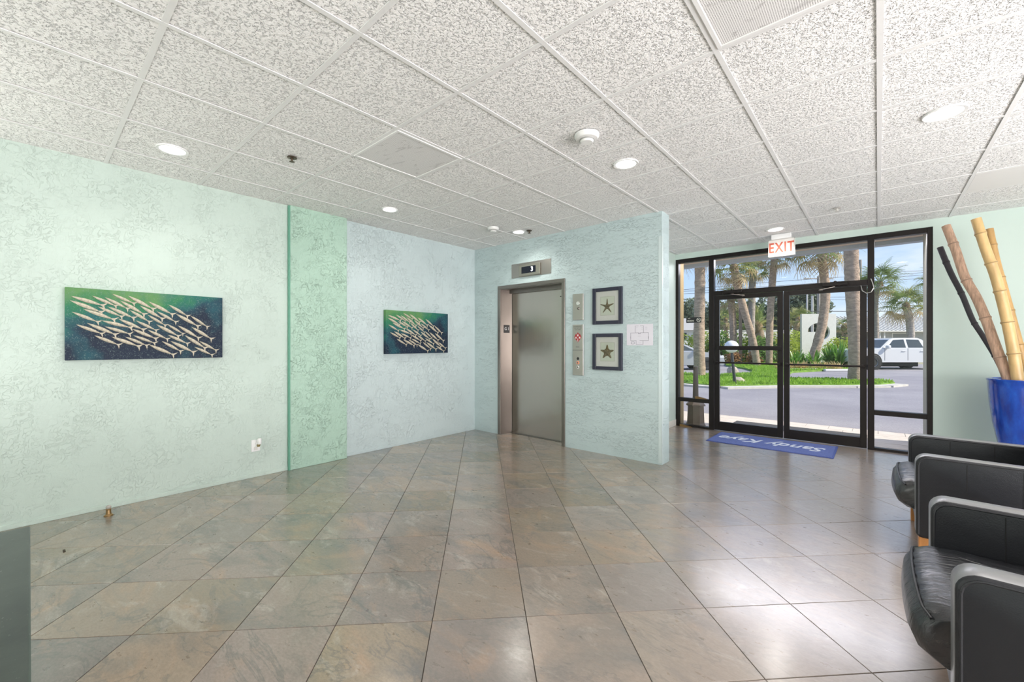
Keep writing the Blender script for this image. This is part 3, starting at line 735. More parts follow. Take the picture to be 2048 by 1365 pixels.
# ------------------------------------------------------------------ ceiling fittings
def downlight(x, y, lab, r=.098, power=9):
    t = thing('downlight', lab, 'ceiling light', (x, y, H), group='recessed round ceiling lights')
    MB().lathe([(r*.78, .004), (r*.80, -.004), (r*.97, -.006), (r, 0), (r, .004)], x, y, 36, z0=H).build('trim_ring', M('white_trim', (.88, .88, .87), .35), t, smooth=True)
    MB().lathe([(0, -.0005), (r*.79, -.0005)], x, y, 32, z0=H+.001).build('lens', LENS, t)
    l = bpy.data.lights.new('downlight_beam', 'SPOT'); l.energy = power; l.spot_size = R(150); l.spot_blend = .9; l.shadow_soft_size = .08; l.color = (1, .96, .90)
    o = bpy.data.objects.new('downlight_beam', l); C.objects.link(o); o.location = (x, y, H-.03)
PW = 17
downlight(-3.96, .70, 'round downlight above the larger fish picture, nearest the left wall', power=PW*1.1)
downlight(-3.96, 2.545, 'round downlight above the greener wall strip', r=.085, power=PW*1.2)
downlight(-3.50, 4.15, 'round downlight directly in front of the elevator floor indicator', r=.085, power=PW*1.3)
downlight(-1.527, 3.145, 'round downlight beside the larger smoke detector', power=PW)
downlight(.315, 3.765, 'largest round downlight, above the armchairs', r=.105, power=PW*1.8)
downlight(-.98, 6.19, 'round downlight above the exit sign', power=PW*2.2)
for x, y in ((-3.96, -1.7), (-1.5, -1.7), (.9, -1.7), (2.8, .7), (2.8, 3.765)):  # added fill spots out of view, no fittings modelled
    l = bpy.data.lights.new('rear_fill_spot', 'SPOT'); l.energy = PW; l.spot_size = R(150); l.spot_blend = .9; l.shadow_soft_size = .08; l.color = (1, .96, .90)
    o = bpy.data.objects.new('rear_fill_spot', l); C.objects.link(o); o.location = (x, y, H-.03)
def detector(x, y, r, lab):
    t = thing('smoke_detector', lab, 'smoke detector', (x, y, H))
    MB().lathe([(r*.0, -.055), (r*.45, -.055), (r*.55, -.045), (r*.56, -.035), (r*.85, -.032), (r*.95, -.022), (r, -.012), (r, 0)], x, y, 30, z0=H).build('housing', M('off_white_plastic', (.84, .84, .82), .4), t, smooth=True, angle=30)
    MB().lathe([(r*.565, -.043), (r*.60, -.041), (r*.60, -.036), (r*.565, -.034)], x, y, 30, z0=H).build('vent_ring', M('vent_grey', (.35, .35, .34), .6), t)
detector(-1.517, 2.53, .085, 'white round smoke detector with a stepped body, nearer the camera')
detector(-3.60, 3.78, .07, 'small white smoke detector close to the elevator corner')
def sprinkler(x, y, lab, col):
    t = thing('sprinkler_head', lab, 'sprinkler', (x, y, H))
    MB().lathe([(.012, 0), (.034, -.001), (.036, -.005), (.03, -.008), (.012, -.008)], x, y, 20, z0=H).build('escutcheon', col, t, smooth=True)
    m = MB().lathe([(0, -.030), (.006, -.030), (.008, -.014), (.011, -.016), (.011, 0)], x, y, 10, z0=H)
    for k in (-1, 1): m.tube([(x+.011*k, y, H-.010), (x+.02*k, y, H-.020), (x+.008*k, y, H-.032)], .0028, 6)
    m.build('frame', col, t)
    m = MB().lathe([(0, -.036), (.016, -.036), (.016, -.034), (0, -.034)], x, y, 10, z0=H); 
    for k in range(8): m.box(x+0.016*math.cos(k*PI/4)-.003, x+0.016*math.cos(k*PI/4)+.003, y+0.016*math.sin(k*PI/4)-.003, y+0.016*math.sin(k*PI/4)+.003, H-.0365, H-.034)
    m.build('deflector', col, t)
BR2 = M('dark_brass', (.13, .10, .07), .4, .7)
sprinkler(-3.42, 1.335, 'dark brass sprinkler head between the left wall and the square vent', BR2)
sprinkler(-3.35, 4.18, 'dark sprinkler head right of the downlight by the elevator', BR2)
sprinkler(-.33, 5.64, 'pale sprinkler head near the entrance glass', M('white_brass', (.62, .60, .56), .4, .3))
def vent(k, l, lab):
    x, y = GX+GP*(k+.5), GY+GP*(l+.5); t = thing('ceiling_vent', lab, 'vent', (x, y, H)); h = .2925
    b = MB()
    for a in ((-h, -h+.02, -h, h), (h-.02, h, -h, h), (-h+.02, h-.02, -h, -h+.02), (-h+.02, h-.02, h-.02, h)): b.box(x+a[0], x+a[1], y+a[2], y+a[3], H-.006, H+.006, .0015)
    b.build('frame', TEE, t)
    MB().box(x-h+.018, x+h-.018, y-h+.018, y+h-.018, H-.001, H+.004).build('perforated_panel', PERF, t)
vent(-5, -2, 'square perforated ceiling vent with dusty smudges, above the floor centre')
vent(-1, -2, 'large-looking perforated ceiling vent cut off by the top edge of view')
t = thing('ceiling_access_panel', 'smooth pale ceiling panel near the bamboo poles', 'ceiling panel', (GX+GP*1.5, GY+GP*4.5, H))
MB().box(GX+GP+.013, GX+GP*2-.013, GY+GP*4+.013, GY+GP*5-.013, H-.001, H+.006).build('panel', M('smooth_panel', (.80, .79, .77), .6), t)

# exit sign
ex = thing('exit_sign', 'white exit sign with red letters hanging above the glass doors', 'exit sign', (-.958, 6.5, H))
MB().box(-1.07, -.85, 6.46, 6.54, 2.70, H, .004).build('ceiling_mount', WHITE, ex)
MB().box(-1.107, -.809, 6.485, 6.515, 2.475, 2.70, .003).build('sign_panel', M('milky_sign_white', (.80, .76, .72), .4), ex)
fr_ = MB()
for a in ((-1.107, -1.099, 2.475, 2.70), (-.817, -.809, 2.475, 2.70), (-1.107, -.809, 2.475, 2.482), (-1.107, -.809, 2.693, 2.70)): fr_.box(a[0], a[1], 6.480, 6.486, a[2], a[3])
fr_.build('sign_rim', M('sign_rim_grey', (.6, .58, .55), .4), ex)
text('EXIT', .185, M('faded_exit_red', (.68, .13, .07), .5, var=.25, vscale=20), ex, face_negY(-.958, 6.4838, 2.587), bold=.003, ext=.001, xs=.70, spacing=1.12)
for xx in (-1.088, -.828): MB().lathe([(0, 0), (.004, 0)], xx, 2.587, 8, 'Y', 6.4842).build('knockout_dot', M('red_dot', (.6, .1, .06), .5), ex)

# no smoking sticker on the left sidelight
ns = thing('no_smoking_sign', 'small black no smoking plate on the left sidelight glass', 'sign', (-2.21, YG-.004, 1.70))
MB().box(-2.325, -2.094, YG-.006, YG-.0035, 1.658, 1.745).build('plate', BLACK, ns)
WI = M('cream_print', (.7, .68, .6), .5)
text('NO', .026, WI, ns, face_negY(-2.30, YG-.0064, 1.727), align='LEFT', ext=.0003, xs=.9)
text('SMOKING', .032, WI, ns, face_negY(-2.31, YG-.0064, 1.69), align='LEFT', ext=.0003, xs=.72, bold=.0005)
rg = MB(); cx_, cz_ = -2.135, 1.702
for k in range(24):
    a, b = 2*PI*k/24, 2*PI*(k+1)/24
    rg.quad(*[(cx_+r*math.cos(t_), YG-.0065, cz_+r*math.sin(t_)) for r, t_ in ((.026, a), (.026, b), (.032, b), (.032, a))])
rg.quad((cx_-.022, YG-.0066, cz_+.018), (cx_-.018, YG-.0066, cz_+.022), (cx_+.022, YG-.0066, cz_-.018), (cx_+.018, YG-.0066, cz_-.022))
rg.box(cx_-.018, cx_+.014, YG-.0068, YG-.0064, cz_-.004, cz_+.004); rg.build('symbol', WI, ns)

# wooden wedges
def wedge(x0, x1, y0, z0, h, lab, rot=0):
    m = MB(); m.prism([(x0, z0), (x1, z0), (x1, z0+h*.15), (x0+.04, z0+h), (x0, z0+h)], y0, y0+.035, 'Y')
    tag(m.build('door_wedge', M('brown_wood_wedge', (.22, .13, .045), .5, var=.2), loc=((x0+x1)/2, y0, z0)), lab, 'door wedge')
wedge(-2.18, -2.0, 6.905, .458, .035, 'brown wooden wedge lying on the rail of the left sidelight')
wedge(-2.40, -2.22, 6.855, 0.0, .035, 'brown wooden wedge on the floor at the foot of the left sidelight')

# entrance mat
X0, X1, Y0, Y1 = -1.775, -.385, 6.06, 6.80
mt_ = thing('entrance_mat', 'blue door mat with white script lettering before the glass doors', 'mat', ((X0+X1)/2, (Y0+Y1)/2, 0))
MB().box(X0, X1, Y0, Y1, .0, .006, .002).build('rubber_border', M('blue_rubber', (.055, .085, .30), .6), mt_)
MB().box(X0+.02, X1-.02, Y0+.02, Y1-.02, .005, .010, .002).build('pile', M('blue_loop_pile', (.115, .155, .40), .9, bmp=.6, bscale=300, bdist=.004, var=.15, vscale=60), mt_)
text('Sandy Kaye', .335, M('white_pile', (.66, .70, .80), .9), mt_, Matrix(((-1, 0, 0, (X0+X1)/2), (0, -1, 0, (Y0+Y1)/2), (0, 0, 1, .0105), (0, 0, 0, 1))), bold=.005, shear=.35, ext=.0006, xs=.78)

# ------------------------------------------------------------------ reception counter corner
rc_ = thing('reception_counter', 'dark green-black speckled counter top corner at lower left', 'counter', (-1.2, -.45, 0))
def granite():
    m, n, b = new_mat('dark_green_granite'); v = coords(n)
    c = ramp(n, noise(n, v, 6, 6, .7, .5), [(.3, (.016, .022, .020)), (.7, (.045, .058, .048))])
    L(n, mixc(n, ramp(n, noise(n, v, 95, 3, .7), [(.66, 0), (.74, .8)]), c, (.16, .17, .16)), b.inputs['Base Color'])
    b.inputs['Roughness'].default_value = .3; return m
MB().box(-1.966, -.35, -.95, .002, .725, .76, .003).build('counter_top', granite(), rc_)
MB().box(-1.93, -.39, -.90, -.03, 0, .725, .003).build('counter_body', M('dark_laminate', (.05, .05, .05), .5), rc_)

# ------------------------------------------------------------------ armchairs
def rounded_arm(m, x0, x1, y0, y1, z0, z1, rf=.055):
    pts = []
    for cx, cz, a0 in ((x0+rf, z0+.03, PI), (x1-.02, z0+.02, 1.5*PI), (x1-.03, z1-.03, 0), (x0+rf, z1-rf, .5*PI)):
        r = rf if cz > .4 and cx < x0+.1 else (.03 if cx < x0+.1 else .02)
        if cx < x0+.1 and cz < .4: cx = x0+.03
        for k in range(7): a = a0+k*PI/12; pts.append((cx+r*math.cos(a), cz+r*math.sin(a)))
    n = len(pts); b = .012
    cxm = (x0+x1)/2; czm = (z0+z1)/2
    def ins(p, d): return (p[0]+(d if p[0] < cxm else -d), p[1]+(d if p[1] < czm else -d))
    rows = [[(p[0], y, p[1]) for p in (pts if not d else [ins(q_, d) for q_ in pts])] for y, d in ((y0, b), (y0+b*.35, b*.3), (y0+b, 0), (y1-b, 0), (y1-b*.35, b*.3), (y1, b))]
    g = m.grid_surface(rows, close_v=True)
    m.bm.faces.new(g[0]); m.bm.faces.new(g[-1]); return m
def piping(m, pts, r=.004): m.tube(pts, r, 6)
def armchair(y0, lab):
    """y0 = outer face of the arm nearest the camera; chair looks towards -X"""
    xf = .172; ch = thing('armchair', lab, 'armchair', (.6, y0+.44, 0), group='black leather armchairs by the entrance')
    for a, b, s in ((y0, y0+.115, -1), (y0+.765, y0+.88, 1)):
        m = MB(); rounded_arm(m, xf, .98, a, b, .15, .646)
        for f_ in m.bm.faces:      # gusset band round the rim of the arm
            f_.normal_update()
            f_.material_index = 1 if abs(f_.normal.y) < .5 and len(f_.verts) == 4 and abs(f_.calc_center_median().y-(a+b)/2) < .03 else 0
        ar = m.build('arm', [LEATHER, GUSSET], ch, smooth=True, angle=50)
        yy = a-.001
        for face in (a+.002, b-.002):
            p = MB(); r_ = .05; x_, z_ = xf+.012, .634
            pts = [(x_, face, .17)]+[(x_, face, .4), (x_, face, z_-r_)]+[(x_+r_-r_*math.cos(t_), face, z_-r_+r_*math.sin(t_)) for t_ in (.4, .8, 1.2)]+[(x_+r_, face, z_), (.5, face, z_), (.95, face, z_)]
            piping(p, pts, .0045); p.build('piping', LEATHER, ar, smooth=True)
        sm = MB()
        for xx in (.385, .595, .80): sm.box(xx-.0018, xx+.0018, a-.0015, a+.002, .165, .625)
        sm.build('seam', M('seam_black', (.006, .006, .007), .6), ar)
    # seat cushion: superellipse cross-section, bulging front
    ys, ye = y0+.12, y0+.76
    m = MB(); rows = []; nx = 22
    prof = [(.62, .28), (.30, .27), (.20, .265), (.14, .275), (.10, .305), (.082, .35), (.088, .40), (.115, .435), (.16, .455), (.24, .462), (.34, .458), (.46, .455), (.62, .455)]
    for j in range(15):
        t_ = j/14; y = ys+(ye-ys)*t_; e_ = min(t_, 1-t_)*14
        sh = 1-.10*max(0, 1-e_/1.6)**2
        puf = .012*math.sin(PI*t_)
        row = []
        for i, (px, pz) in enumerate(prof):
            cx0, cz0 = .40, .36
            wr = .004*math.sin(y*70+px*9)*(1 if .1 < px < .45 and pz > .42 else 0)
            row.append((cx0+(px-cx0)*(sh if px < .3 else 1)-puf*(px < .2), y, cz0+(pz-cz0)*sh+(puf+wr if pz > .4 else 0)))
        rows.append(row)
    m.grid_surface(rows); 
    for r_ in (rows[0], rows[-1]): m.bm.faces.new([m.bm.verts.new(p) for p in r_])
    bmesh.ops.remove_doubles(m.bm, verts=m.bm.verts, dist=1e-5)
    st = m.build('seat_cushion', LEATHER2, ch, smooth=True, angle=60)
    p = MB(); piping(p, [(.112-.012*math.sin(PI*k/14)+.018*(max(0, 1-min(k, 14-k)/1.6)**2), ys+(ye-ys)*k/14, .437+.012*math.sin(PI*k/14)-.008*(max(0, 1-min(k, 14-k)/1.6)**2)) for k in range(15)], .0045)
    p.build('piping', LEATHER, st, smooth=True)
    MB().box(.185, .9, ys-.005, ye+.005, .15, .285, .008).build('base', LEATHER, ch)
    MB().box(.74, .97, ys-.003, ye+.003, .28, .80, .035, 3).build('back', LEATHER2, ch, smooth=True)
    for lx in (.185, .88):
        for ly in (y0+.008, y0+.792): MB().box(lx, lx+.088, ly, ly+.08, 0, .152, .003).build('leg', OAKLEG, ch)
armchair(1.80, 'black leather armchair nearest the camera with a creased seat')
armchair(3.53, 'black leather armchair nearer the entrance with an orange wooden leg showing')

# ------------------------------------------------------------------ blue planter and bamboo
PX, PY = 1.13, 6.32
def glaze():
    m, n, b = new_mat('cobalt_glaze'); v = coords(n)
    L(n, ramp(n, noise(n, coords(n, scale=(1, 1, .4)), 9, 5, .6), [(.35, (.004, .030, .30)), (.6, (.008, .085, .56)), (.75, (.02, .17, .72))]), b.inputs['Base Color'])
    b.inputs['Roughness'].default_value = .12; b.inputs['Coat Weight'].default_value = .6
    bump(n, noise(n, v, 14, 5, .65), b, .35, .01); return m
pot = thing('planter_pot', 'tall glossy cobalt blue pot behind the armchairs', 'planter', (PX, PY, 0))
MB().lathe([(0, 0), (.17, 0), (.185, .02), (.21, .18), (.24, .36), (.272, .55), (.293, .75), (.302, .90), (.306, .955), (.312, .965), (.312, .978), (.300, .982), (.285, .975), (.28, .95), (.27, .80), (.25, .62), (0, .60)], PX, PY, 48).build('pot_body', glaze(), pot, smooth=True, angle=60)
MB().lathe([(0, .70), (.26, .70), (.26, .68)], PX, PY, 30).build('potting_soil', M('dark_soil', (.04, .03, .022), .95, bmp=.8, bscale=60), pot)
def bamboo(pts, widths, Ys, lab, mats, base, step):
    """pts = pixel trace of the culm; Ys = distance planes; each culm is a jointed tube standing in the pot"""
    P = [onY(u, v, y) for (u, v), y in zip(pts, Ys)]; P.append(P[-1]+(P[-1]-P[-2]).normalized()*.3); base = tuple(P[-1])
    # smooth resample
    dense = []
    for i in range(len(P)-1):
        p0, p1, p2, p3 = P[max(i-1, 0)], P[i], P[i+1], P[min(i+2, len(P)-1)]
        for k in range(14):
            t_ = k/14; dense.append(.5*((2*p1)+(p2-p0)*t_+(2*p0-5*p1+4*p2-p3)*t_*t_+(3*p1-p0-3*p2+p3)*t_**3))
    dense.append(P[-1]); acc = 0; nxt = step*.5; rr = []; nodes = []
    tot = len(dense)
    for i, p in enumerate(dense):
        if i: acc += (p-dense[i-1]).length
        f = i/(tot-1); r_ = widths[0]+(widths[1]-widths[0])*f
        bulge = 1.0
        if acc > nxt: nodes.append(i); nxt += step
        rr.append(r_)
    for k in nodes:
        if 0 < k < tot-1: rr[k] *= 1.16
    t = thing('bamboo_pole', lab, 'bamboo pole', base)
    m = MB(); m.tube(dense, rr, 14); m.build('culm', mats, t, smooth=True, angle=70)
    hd = MB(); d0 = (dense[0]-dense[1]).normalized(); hd.tube([dense[0]+d0*.0005, dense[0]+d0*.002], rr[0]*.72, 14); hd.build('hollow_end', M('bamboo_hollow', (.16, .09, .035), .8), t)
    for k in nodes:
        if 1 < k < tot-2:
            d = (dense[k+1]-dense[k-1]).normalized(); nb = MB(); nb.tube([dense[k]-d*.005, dense[k], dense[k]+d*.005], [rr[k]*.97, rr[k]*1.03, rr[k]*.97], 14)
            nb.build('node_ring', M(mats.name+'_node', tuple(x*.62 for x in mats.diffuse_color[:3]), .5), t, smooth=True)
YEL = M('yellow_bamboo', (.64, .43, .19), .35, var=.18, vscale=5, scale=(3, 3, .8), bmp=.1)
YEL2 = M('golden_bamboo', (.56, .34, .13), .38, var=.2, vscale=5, scale=(3, 3, .8), bmp=.1)
BRN = M('weathered_brown_bamboo', (.52, .34, .24), .7, var=.35, vscale=9, scale=(6, 6, .7), bmp=.6, bscale=30)
BLK = M('black_bamboo', (.035, .030, .038), .4, var=.2, bmp=.1)
bamboo([(1880, 495), (1901, 545), (1924, 590), (1945, 640), (1965, 672), (1988, 710), (2009, 752)], (.027, .018), [6.62, 6.58, 6.54, 6.5, 6.46, 6.42, 6.38], 'thin black bamboo pole leaning furthest out of the blue pot', BLK, (PX-.02, PY+.05, .68), .36)
bamboo([(1892, 452), (1911, 500), (1930, 555), (1953, 596), (1972, 640), (1990, 690), (2014, 752)], (.037, .041), [6.50, 6.46, 6.42, 6.38, 6.34, 6.30, 6.26], 'weathered cracked brown bamboo pole in the blue pot', BRN, (PX+.02, PY-.08, .68), .42)
bamboo([(1952, 438), (1970, 495), (1990, 550), (2004, 600), (2015, 645), (2026, 700), (2035, 755)], (.038, .044), [6.20, 6.20, 6.20, 6.2, 6.2, 6.2, 6.2], 'thick pale yellow bamboo pole in front in the blue pot', YEL, (PX+.10, PY-.12, .68), .30)
bamboo([(1979, 458), (1992, 520), (2007, 575), (2022, 630), (2038, 690), (2056, 755)], (.029, .034), [6.50, 6.48, 6.46, 6.44, 6.42, 6.40], 'slimmer golden bamboo pole behind the thick yellow one', YEL2, (PX+.17, PY+.04, .68), .34)
#OUTDOOR
# ------------------------------------------------------------------ outdoors: paving, road, island
ZR = -.06
def poly_struct(name, pts, z0, z1, mat, label, cat, kind='structure'):
    m = MB(); m.prism([(p.x, p.y) for p in pts], z0, z1); o = m.build(name, mat); tag(o, label, cat, kind=kind); return o
def asphalt():
    m, n, b = new_mat('asphalt'); v = coords(n)
    c = ramp(n, noise(n, v, .5, 4, .6), [(.3, (.25, .235, .26)), (.7, (.34, .32, .34))])
    L(n, mixc(n, .5, c, ramp(n, noise(n, v, 45, 4, .8), [(.3, .25), (.7, .75)]), 'OVERLAY'), b.inputs['Base Color'])
    b.inputs['Roughness'].default_value = .85; bump(n, noise(n, v, 60, 3, .7), b, .5, .01); return m
ASPH = asphalt()
struct('road', MB().box(-60, 40, 8.5, 62, -.3, ZR), ASPH, 'grey asphalt driveway and parking lot outside the entrance', 'road')
struct('ground_far', MB().box(-220, 160, 40, 260, -.4, ZR+.01), M('dry_sandy_ground', (.40, .36, .24), .95, var=.2, vscale=1.5), 'sandy ground beyond the parking lot', 'ground')
# porch paving : rows of pavers with open joints
PAV = M('pinkish_concrete_paver', (.56, .50, .45), .8, var=.1, vscale=5, bmp=.2, bscale=80)
porch = thing('porch_paving', 'pale concrete paver strip just outside the glass doors', 'paving', (-1, 7.5, -.02), kind='structure')
MB().box(-7, 3.2, 6.99, 8.66, -.08, -.028).build('mortar_bed', M('paver_joint', (.13, .12, .12), .9), porch)
def edge_y(x): return 8.28-.0*x
pr_ = 7.02; rows_ = []
while pr_ < 8.28: rows_.append((pr_, pr_+.138)); pr_ += .142
rows_.append((pr_, pr_+.30))
for r_i, (a, b_) in enumerate(rows_):
    last = r_i == len(rows_)-1; step = .30 if last else 1.18
    x = -4.2+(0 if last else .25)
    while x < .9:
        MB().box(x+.002, x+step-.003, a+.0015, b_-.0015, -.05, -.02+rnd.uniform(-.0008, .0008), .0015).build('paver', PAV, porch); x += step
tag(MB().box(-1.85, -.12, 7.62, 8.06, -.02, -.008, .003).build('outside_mat', M('charcoal_mat', (.05, .05, .055), .95), loc=(-.95, 7.84, -.02)), 'dark charcoal mat lying outside the glass doors', 'mat')
# lawn island
def U(u, v, z=.03): return onZ(u, v, z)
isl_px = [(1150, 762), (1300, 764), (1365, 765), (1441, 771), (1500, 770), (1556, 769), (1695, 769), (1760, 768), (1790, 765.5), (1778, 762), (1721, 759), (1640, 758), (1581, 757), (1572, 750), (1585, 742.5), (1640, 740), (1700, 737), (1730, 731), (1735, 722), (1600, 721), (1500, 721), (1449, 722), (1452, 730), (1490, 736), (1508, 741), (1500, 747), (1441, 750), (1365, 747), (1150, 743)]
GRM = M('lawn_turf', (.17, .30, .045), .9, var=.35, vscale=3)
isl = [U(u, v) for u, v in isl_px]
il = thing('grass_island', 'sunny green lawn island between the driveway and parking lot', 'lawn', (isl[4].x, isl[4].y, ZR), kind='structure')
m = MB(); m.prism([(p.x, p.y) for p in isl], ZR-.02, .03); m.build('turf', GRM, il)
# kerb along the near edge
CONC = M('pale_concrete', (.56, .53, .48), .8, var=.12, vscale=6)
kb = MB()
for a, b_ in zip(isl[:8], isl[1:9]):
    d = (b_-a); n_ = Vector((d.y, -d.x, 0)).normalized()
    if n_.dot(FWD) > 0: n_ = -n_
    kb.prism([(a.x, a.y), (b_.x, b_.y), (b_.x+n_.x*.35, b_.y+n_.y*.35), (a.x+n_.x*.35, a.y+n_.y*.35)], ZR-.02, -.0)
tag(kb.build('kerb', CONC), 'low pale concrete kerb along the near side of the lawn island', 'kerb', kind='structure')
# grass blades (stuff)
def inside(x, y, P):
    c = False
    for i in range(len(P)):
        a, b = P[i-1], P[i]
        if (a.y > y) != (b.y > y) and x < (b.x-a.x)*(y-a.y)/(b.y-a.y)+a.x: c = not c
    return c
from array import array
def leafmesh(name, quads, mat, parent=None, loc=(0, 0, 0), kind=None, tri=False):
    me = bpy.data.meshes.new(name); vs = []; fs = []
    off = Vector(parent['_w']) if parent is not None else Vector(loc)
    for q_ in quads:
        b0 = len(vs); vs += [tuple(Vector(p)-off) for p in q_]; fs.append(tuple(range(b0, b0+len(q_))))
    me.from_pydata(vs, [], fs); me.materials.append(mat); o = bpy.data.objects.new(name, me); C.objects.link(o)
    if parent is not None: o.parent = parent; o['_w'] = tuple(parent['_w'])
    else: o.location = loc; o['_w'] = tuple(loc)
    if kind: o['kind'] = kind
    return o
def leaf_mat(name, col, tr=.35, var=.3, rough=.5):
    m, n, b = new_mat(name); v = coords(n)
    c = ramp(n, noise(n, v, 2.3, 3, .7), [(.3, tuple(x*(1-var) for x in col)), (.7, tuple(min(1, x*(1+var)) for x in col))])
    L(n, c, b.inputs['Base Color']); b.inputs['Roughness'].default_value = rough
    t = N(n, 'ShaderNodeBsdfTranslucent'); L(n, c, t.inputs[0]); ms = n.nodes.new('ShaderNodeMixShader'); ms.inputs[0].default_value = tr
    L(n, b.outputs[0], ms.inputs[1]); L(n, t.outputs[0], ms.inputs[2]); L(n, ms.outputs[0], n.nodes.get('Material Output').inputs[0]); m.diffuse_color = (*col, 1); return m
GB = leaf_mat('grass_blade', (.28, .46, .06), .45)
xs = [p.x for p in isl]; ys_ = [p.y for p in isl]; gq = []; rg_ = random.Random(5)
while len(gq) < 26000:
    x, y = rg_.uniform(-14, 1.2), rg_.uniform(min(ys_), 36)
    if not inside(x, y, isl): continue
    if rg_.random() > (18/max(18, y))**1.5: continue
    a = rg_.uniform(0, 2*PI); h_ = rg_.uniform(.05, .11); w_ = .010+.0006*y; dx, dy = math.cos(a)*w_, math.sin(a)*w_; lx, ly = rg_.uniform(-.04, .04), rg_.uniform(-.04, .04)
    gq.append(((x-dx, y-dy, .028), (x+dx, y+dy, .028), (x+lx, y+ly, .03+h_)))
o = leafmesh('lawn_grass', gq, GB, kind='stuff'); tag(o, 'short bright green grass blades on the lawn island', 'grass')

# ------------------------------------------------------------------ palms
TRK = M('sabal_trunk_bark', (.47, .345, .255), .9, var=.35, vscale=5, scale=(1, 1, 2.4), bmp=1, bscale=16, bdist=.05, )
TRK2 = M('grey_trunk_bark', (.42, .37, .33), .9, var=.3, vscale=5, scale=(1, 1, 3), bmp=1, bscale=14, bdist=.04)
FG = leaf_mat('palm_frond_green', (.22, .30, .10), .35)
FD = leaf_mat('palm_frond_dry', (.58, .46, .27), .4)
FY_ = leaf_mat('palm_frond_yellow_green', (.36, .37, .13), .4)  # yellower frond colour, mixed in at random
def fan_frond(seed, mat, droop=.35, rad=.75, pet=.75):
    r_ = random.Random(seed); m = MB(); m.tube([(0, 0, 0), (pet*.5, 0, .03), (pet, 0, 0)], [.018, .014, .010], 4)
    n = 19
    for k in range(n):
        a = R(-118)+R(236)*k/(n-1)+r_.uniform(-.03, .03); l = rad*(.75+.25*math.cos(a*.6))*r_.uniform(.88, 1.05)
        d = Vector((math.cos(a), math.sin(a), 0)); p = Vector((-d.y, d.x, 0)); o_ = Vector((pet, 0, 0)); lift = .10*math.cos(a)
        pts = [(o_+d*l*t_+Vector((0, 0, lift*t_-droop*t_*t_*t_*l*(1+r_.uniform(0, .8)))), w_) for t_, w_ in ((0, .008), (.35, .024), (.7, .013), (1, .001))]
        vs = [(m.bm.verts.new(q_-p*w_), m.bm.verts.new(q_+p*w_+Vector((0, 0, .012)))) for q_, w_ in pts]
        for i in range(3): m.bm.faces.new((vs[i][0], vs[i+1][0], vs[i+1][1], vs[i][1]))
    o = m.build('tmp', mat, local=True); d = o.data; bpy.data.objects.remove(o); d.name = 'frond'; return d
FANS = [fan_frond(i, FG, .3+.15*(i % 3)) for i in range(3)]; FANY = [fan_frond(10+i, FY_, .45) for i in range(2)]; FAND = [fan_frond(20+i, FD, .6, .7) for i in range(2)]
def feather_frond(seed, mat, Lf=2.2):
    r_ = random.Random(seed); m = MB(); cur = [Vector((Lf*t_, 0, .55*Lf*(t_-1.15*t_*t_))) for t_ in [i/10 for i in range(11)]]; m.tube(cur, [.022*(1-.09*i) for i in range(11)], 4)
    for i in range(44):
        t_ = .12+.88*i/43; k = min(int(t_*10), 9); f = t_*10-k; q_ = cur[k].lerp(cur[k+1], f)
        for s_ in (1, -1):
            l = .42*math.sin(PI*(.15+.8*t_))*r_.uniform(.85, 1.1); d = Vector((.55, s_*.75, -.25-.2*r_.random())).normalized(); p = Vector((.02, 0, .004))
            m._mark([m.bm.faces.new([m.bm.verts.new(x_) for x_ in (q_-p*.5, q_+p*.5, q_+d*l*.6+p*.5, q_+d*l, q_+d*l*.6-p*.5)])])
    o = m.build('tmp', mat, local=True); d = o.data; bpy.data.objects.remove(o); d.name = 'frond'; return d
FEA = [feather_frond(i, FY_ if i else FG) for i in range(2)]
def palm(path, D, w0, w1, crown_r, lab, nf=26, dry=.3, kind='fan', seed=1, yellow=.3, trunk=TRK, low=-42, group=None, straight=False):
    """path: pixel trace of the trunk from base to crown, D its distance; the palm stands on the ground there"""
    r_ = random.Random(seed); P = [atD(u, v, D) for u, v in path]; P[0].z = ZR-.02
    t = thing('palm_tree', lab, 'palm tree', tuple(P[0]), group)
    # dense path with ring scars
    dense = []
    for i in range(len(P)-1):
        n_ = max(4, int((P[i+1]-P[i]).length/.11))
        for k in range(n_):
            p0, p1, p2, p3 = P[max(i-1, 0)], P[i], P[i+1], P[min(i+2, len(P)-1)]; s_ = k/n_
            dense.append(.5*((2*p1)+(p2-p0)*s_+(2*p0-5*p1+4*p2-p3)*s_*s_+(3*p1-p0-3*p2+p3)*s_**3))
    dense.append(P[-1]); n_ = len(dense)
    rr = [(w0+(w1-w0)*i/(n_-1))*(1+r_.uniform(-.05, .05)+.03*(i % 2))*(1.25 if i == 0 else 1) for i in range(n_)]
    MB().tube(dense, rr, 12).build('trunk', trunk, t, smooth=True)
    if crown_r <= 0: return t
    top = dense[-1]-P[0]; sc = crown_r/1.45
    MB().sphere(dense[-1]-Vector((0, 0, .05)), w1*1.15, (1, 1, 1.4), 10).build('crown_shaft', M('frond_boots', (.30, .21, .12), .95, bmp=1, bscale=14, bdist=.06), t, smooth=True)
    for k in range(nf):
        f = k/(nf-1); az = k*2.39996+r_.uniform(-.2, .2); el_ = R(78+(low-78)*f+r_.uniform(-8, 8))
        if kind == 'fan':
            pool = FAND if f > 1-dry*.6 else (FANY if r_.random() < yellow else FANS)
        else: pool = FEA
        me = pool[r_.randrange(len(pool))]
        o = obj_from(me, 'frond', t, top, None, sc*r_.uniform(.85, 1.1)*(1 if kind == 'fan' else .62))
        o.rotation_euler = (Euler((0, 0, az)).to_matrix() @ Euler((0, -el_, 0)).to_matrix() @ Euler((r_.uniform(-.4, .4), 0, 0)).to_matrix()).to_euler()
    return t
def dep(v): return FPX*(EYE-ZR)/(v-HY)
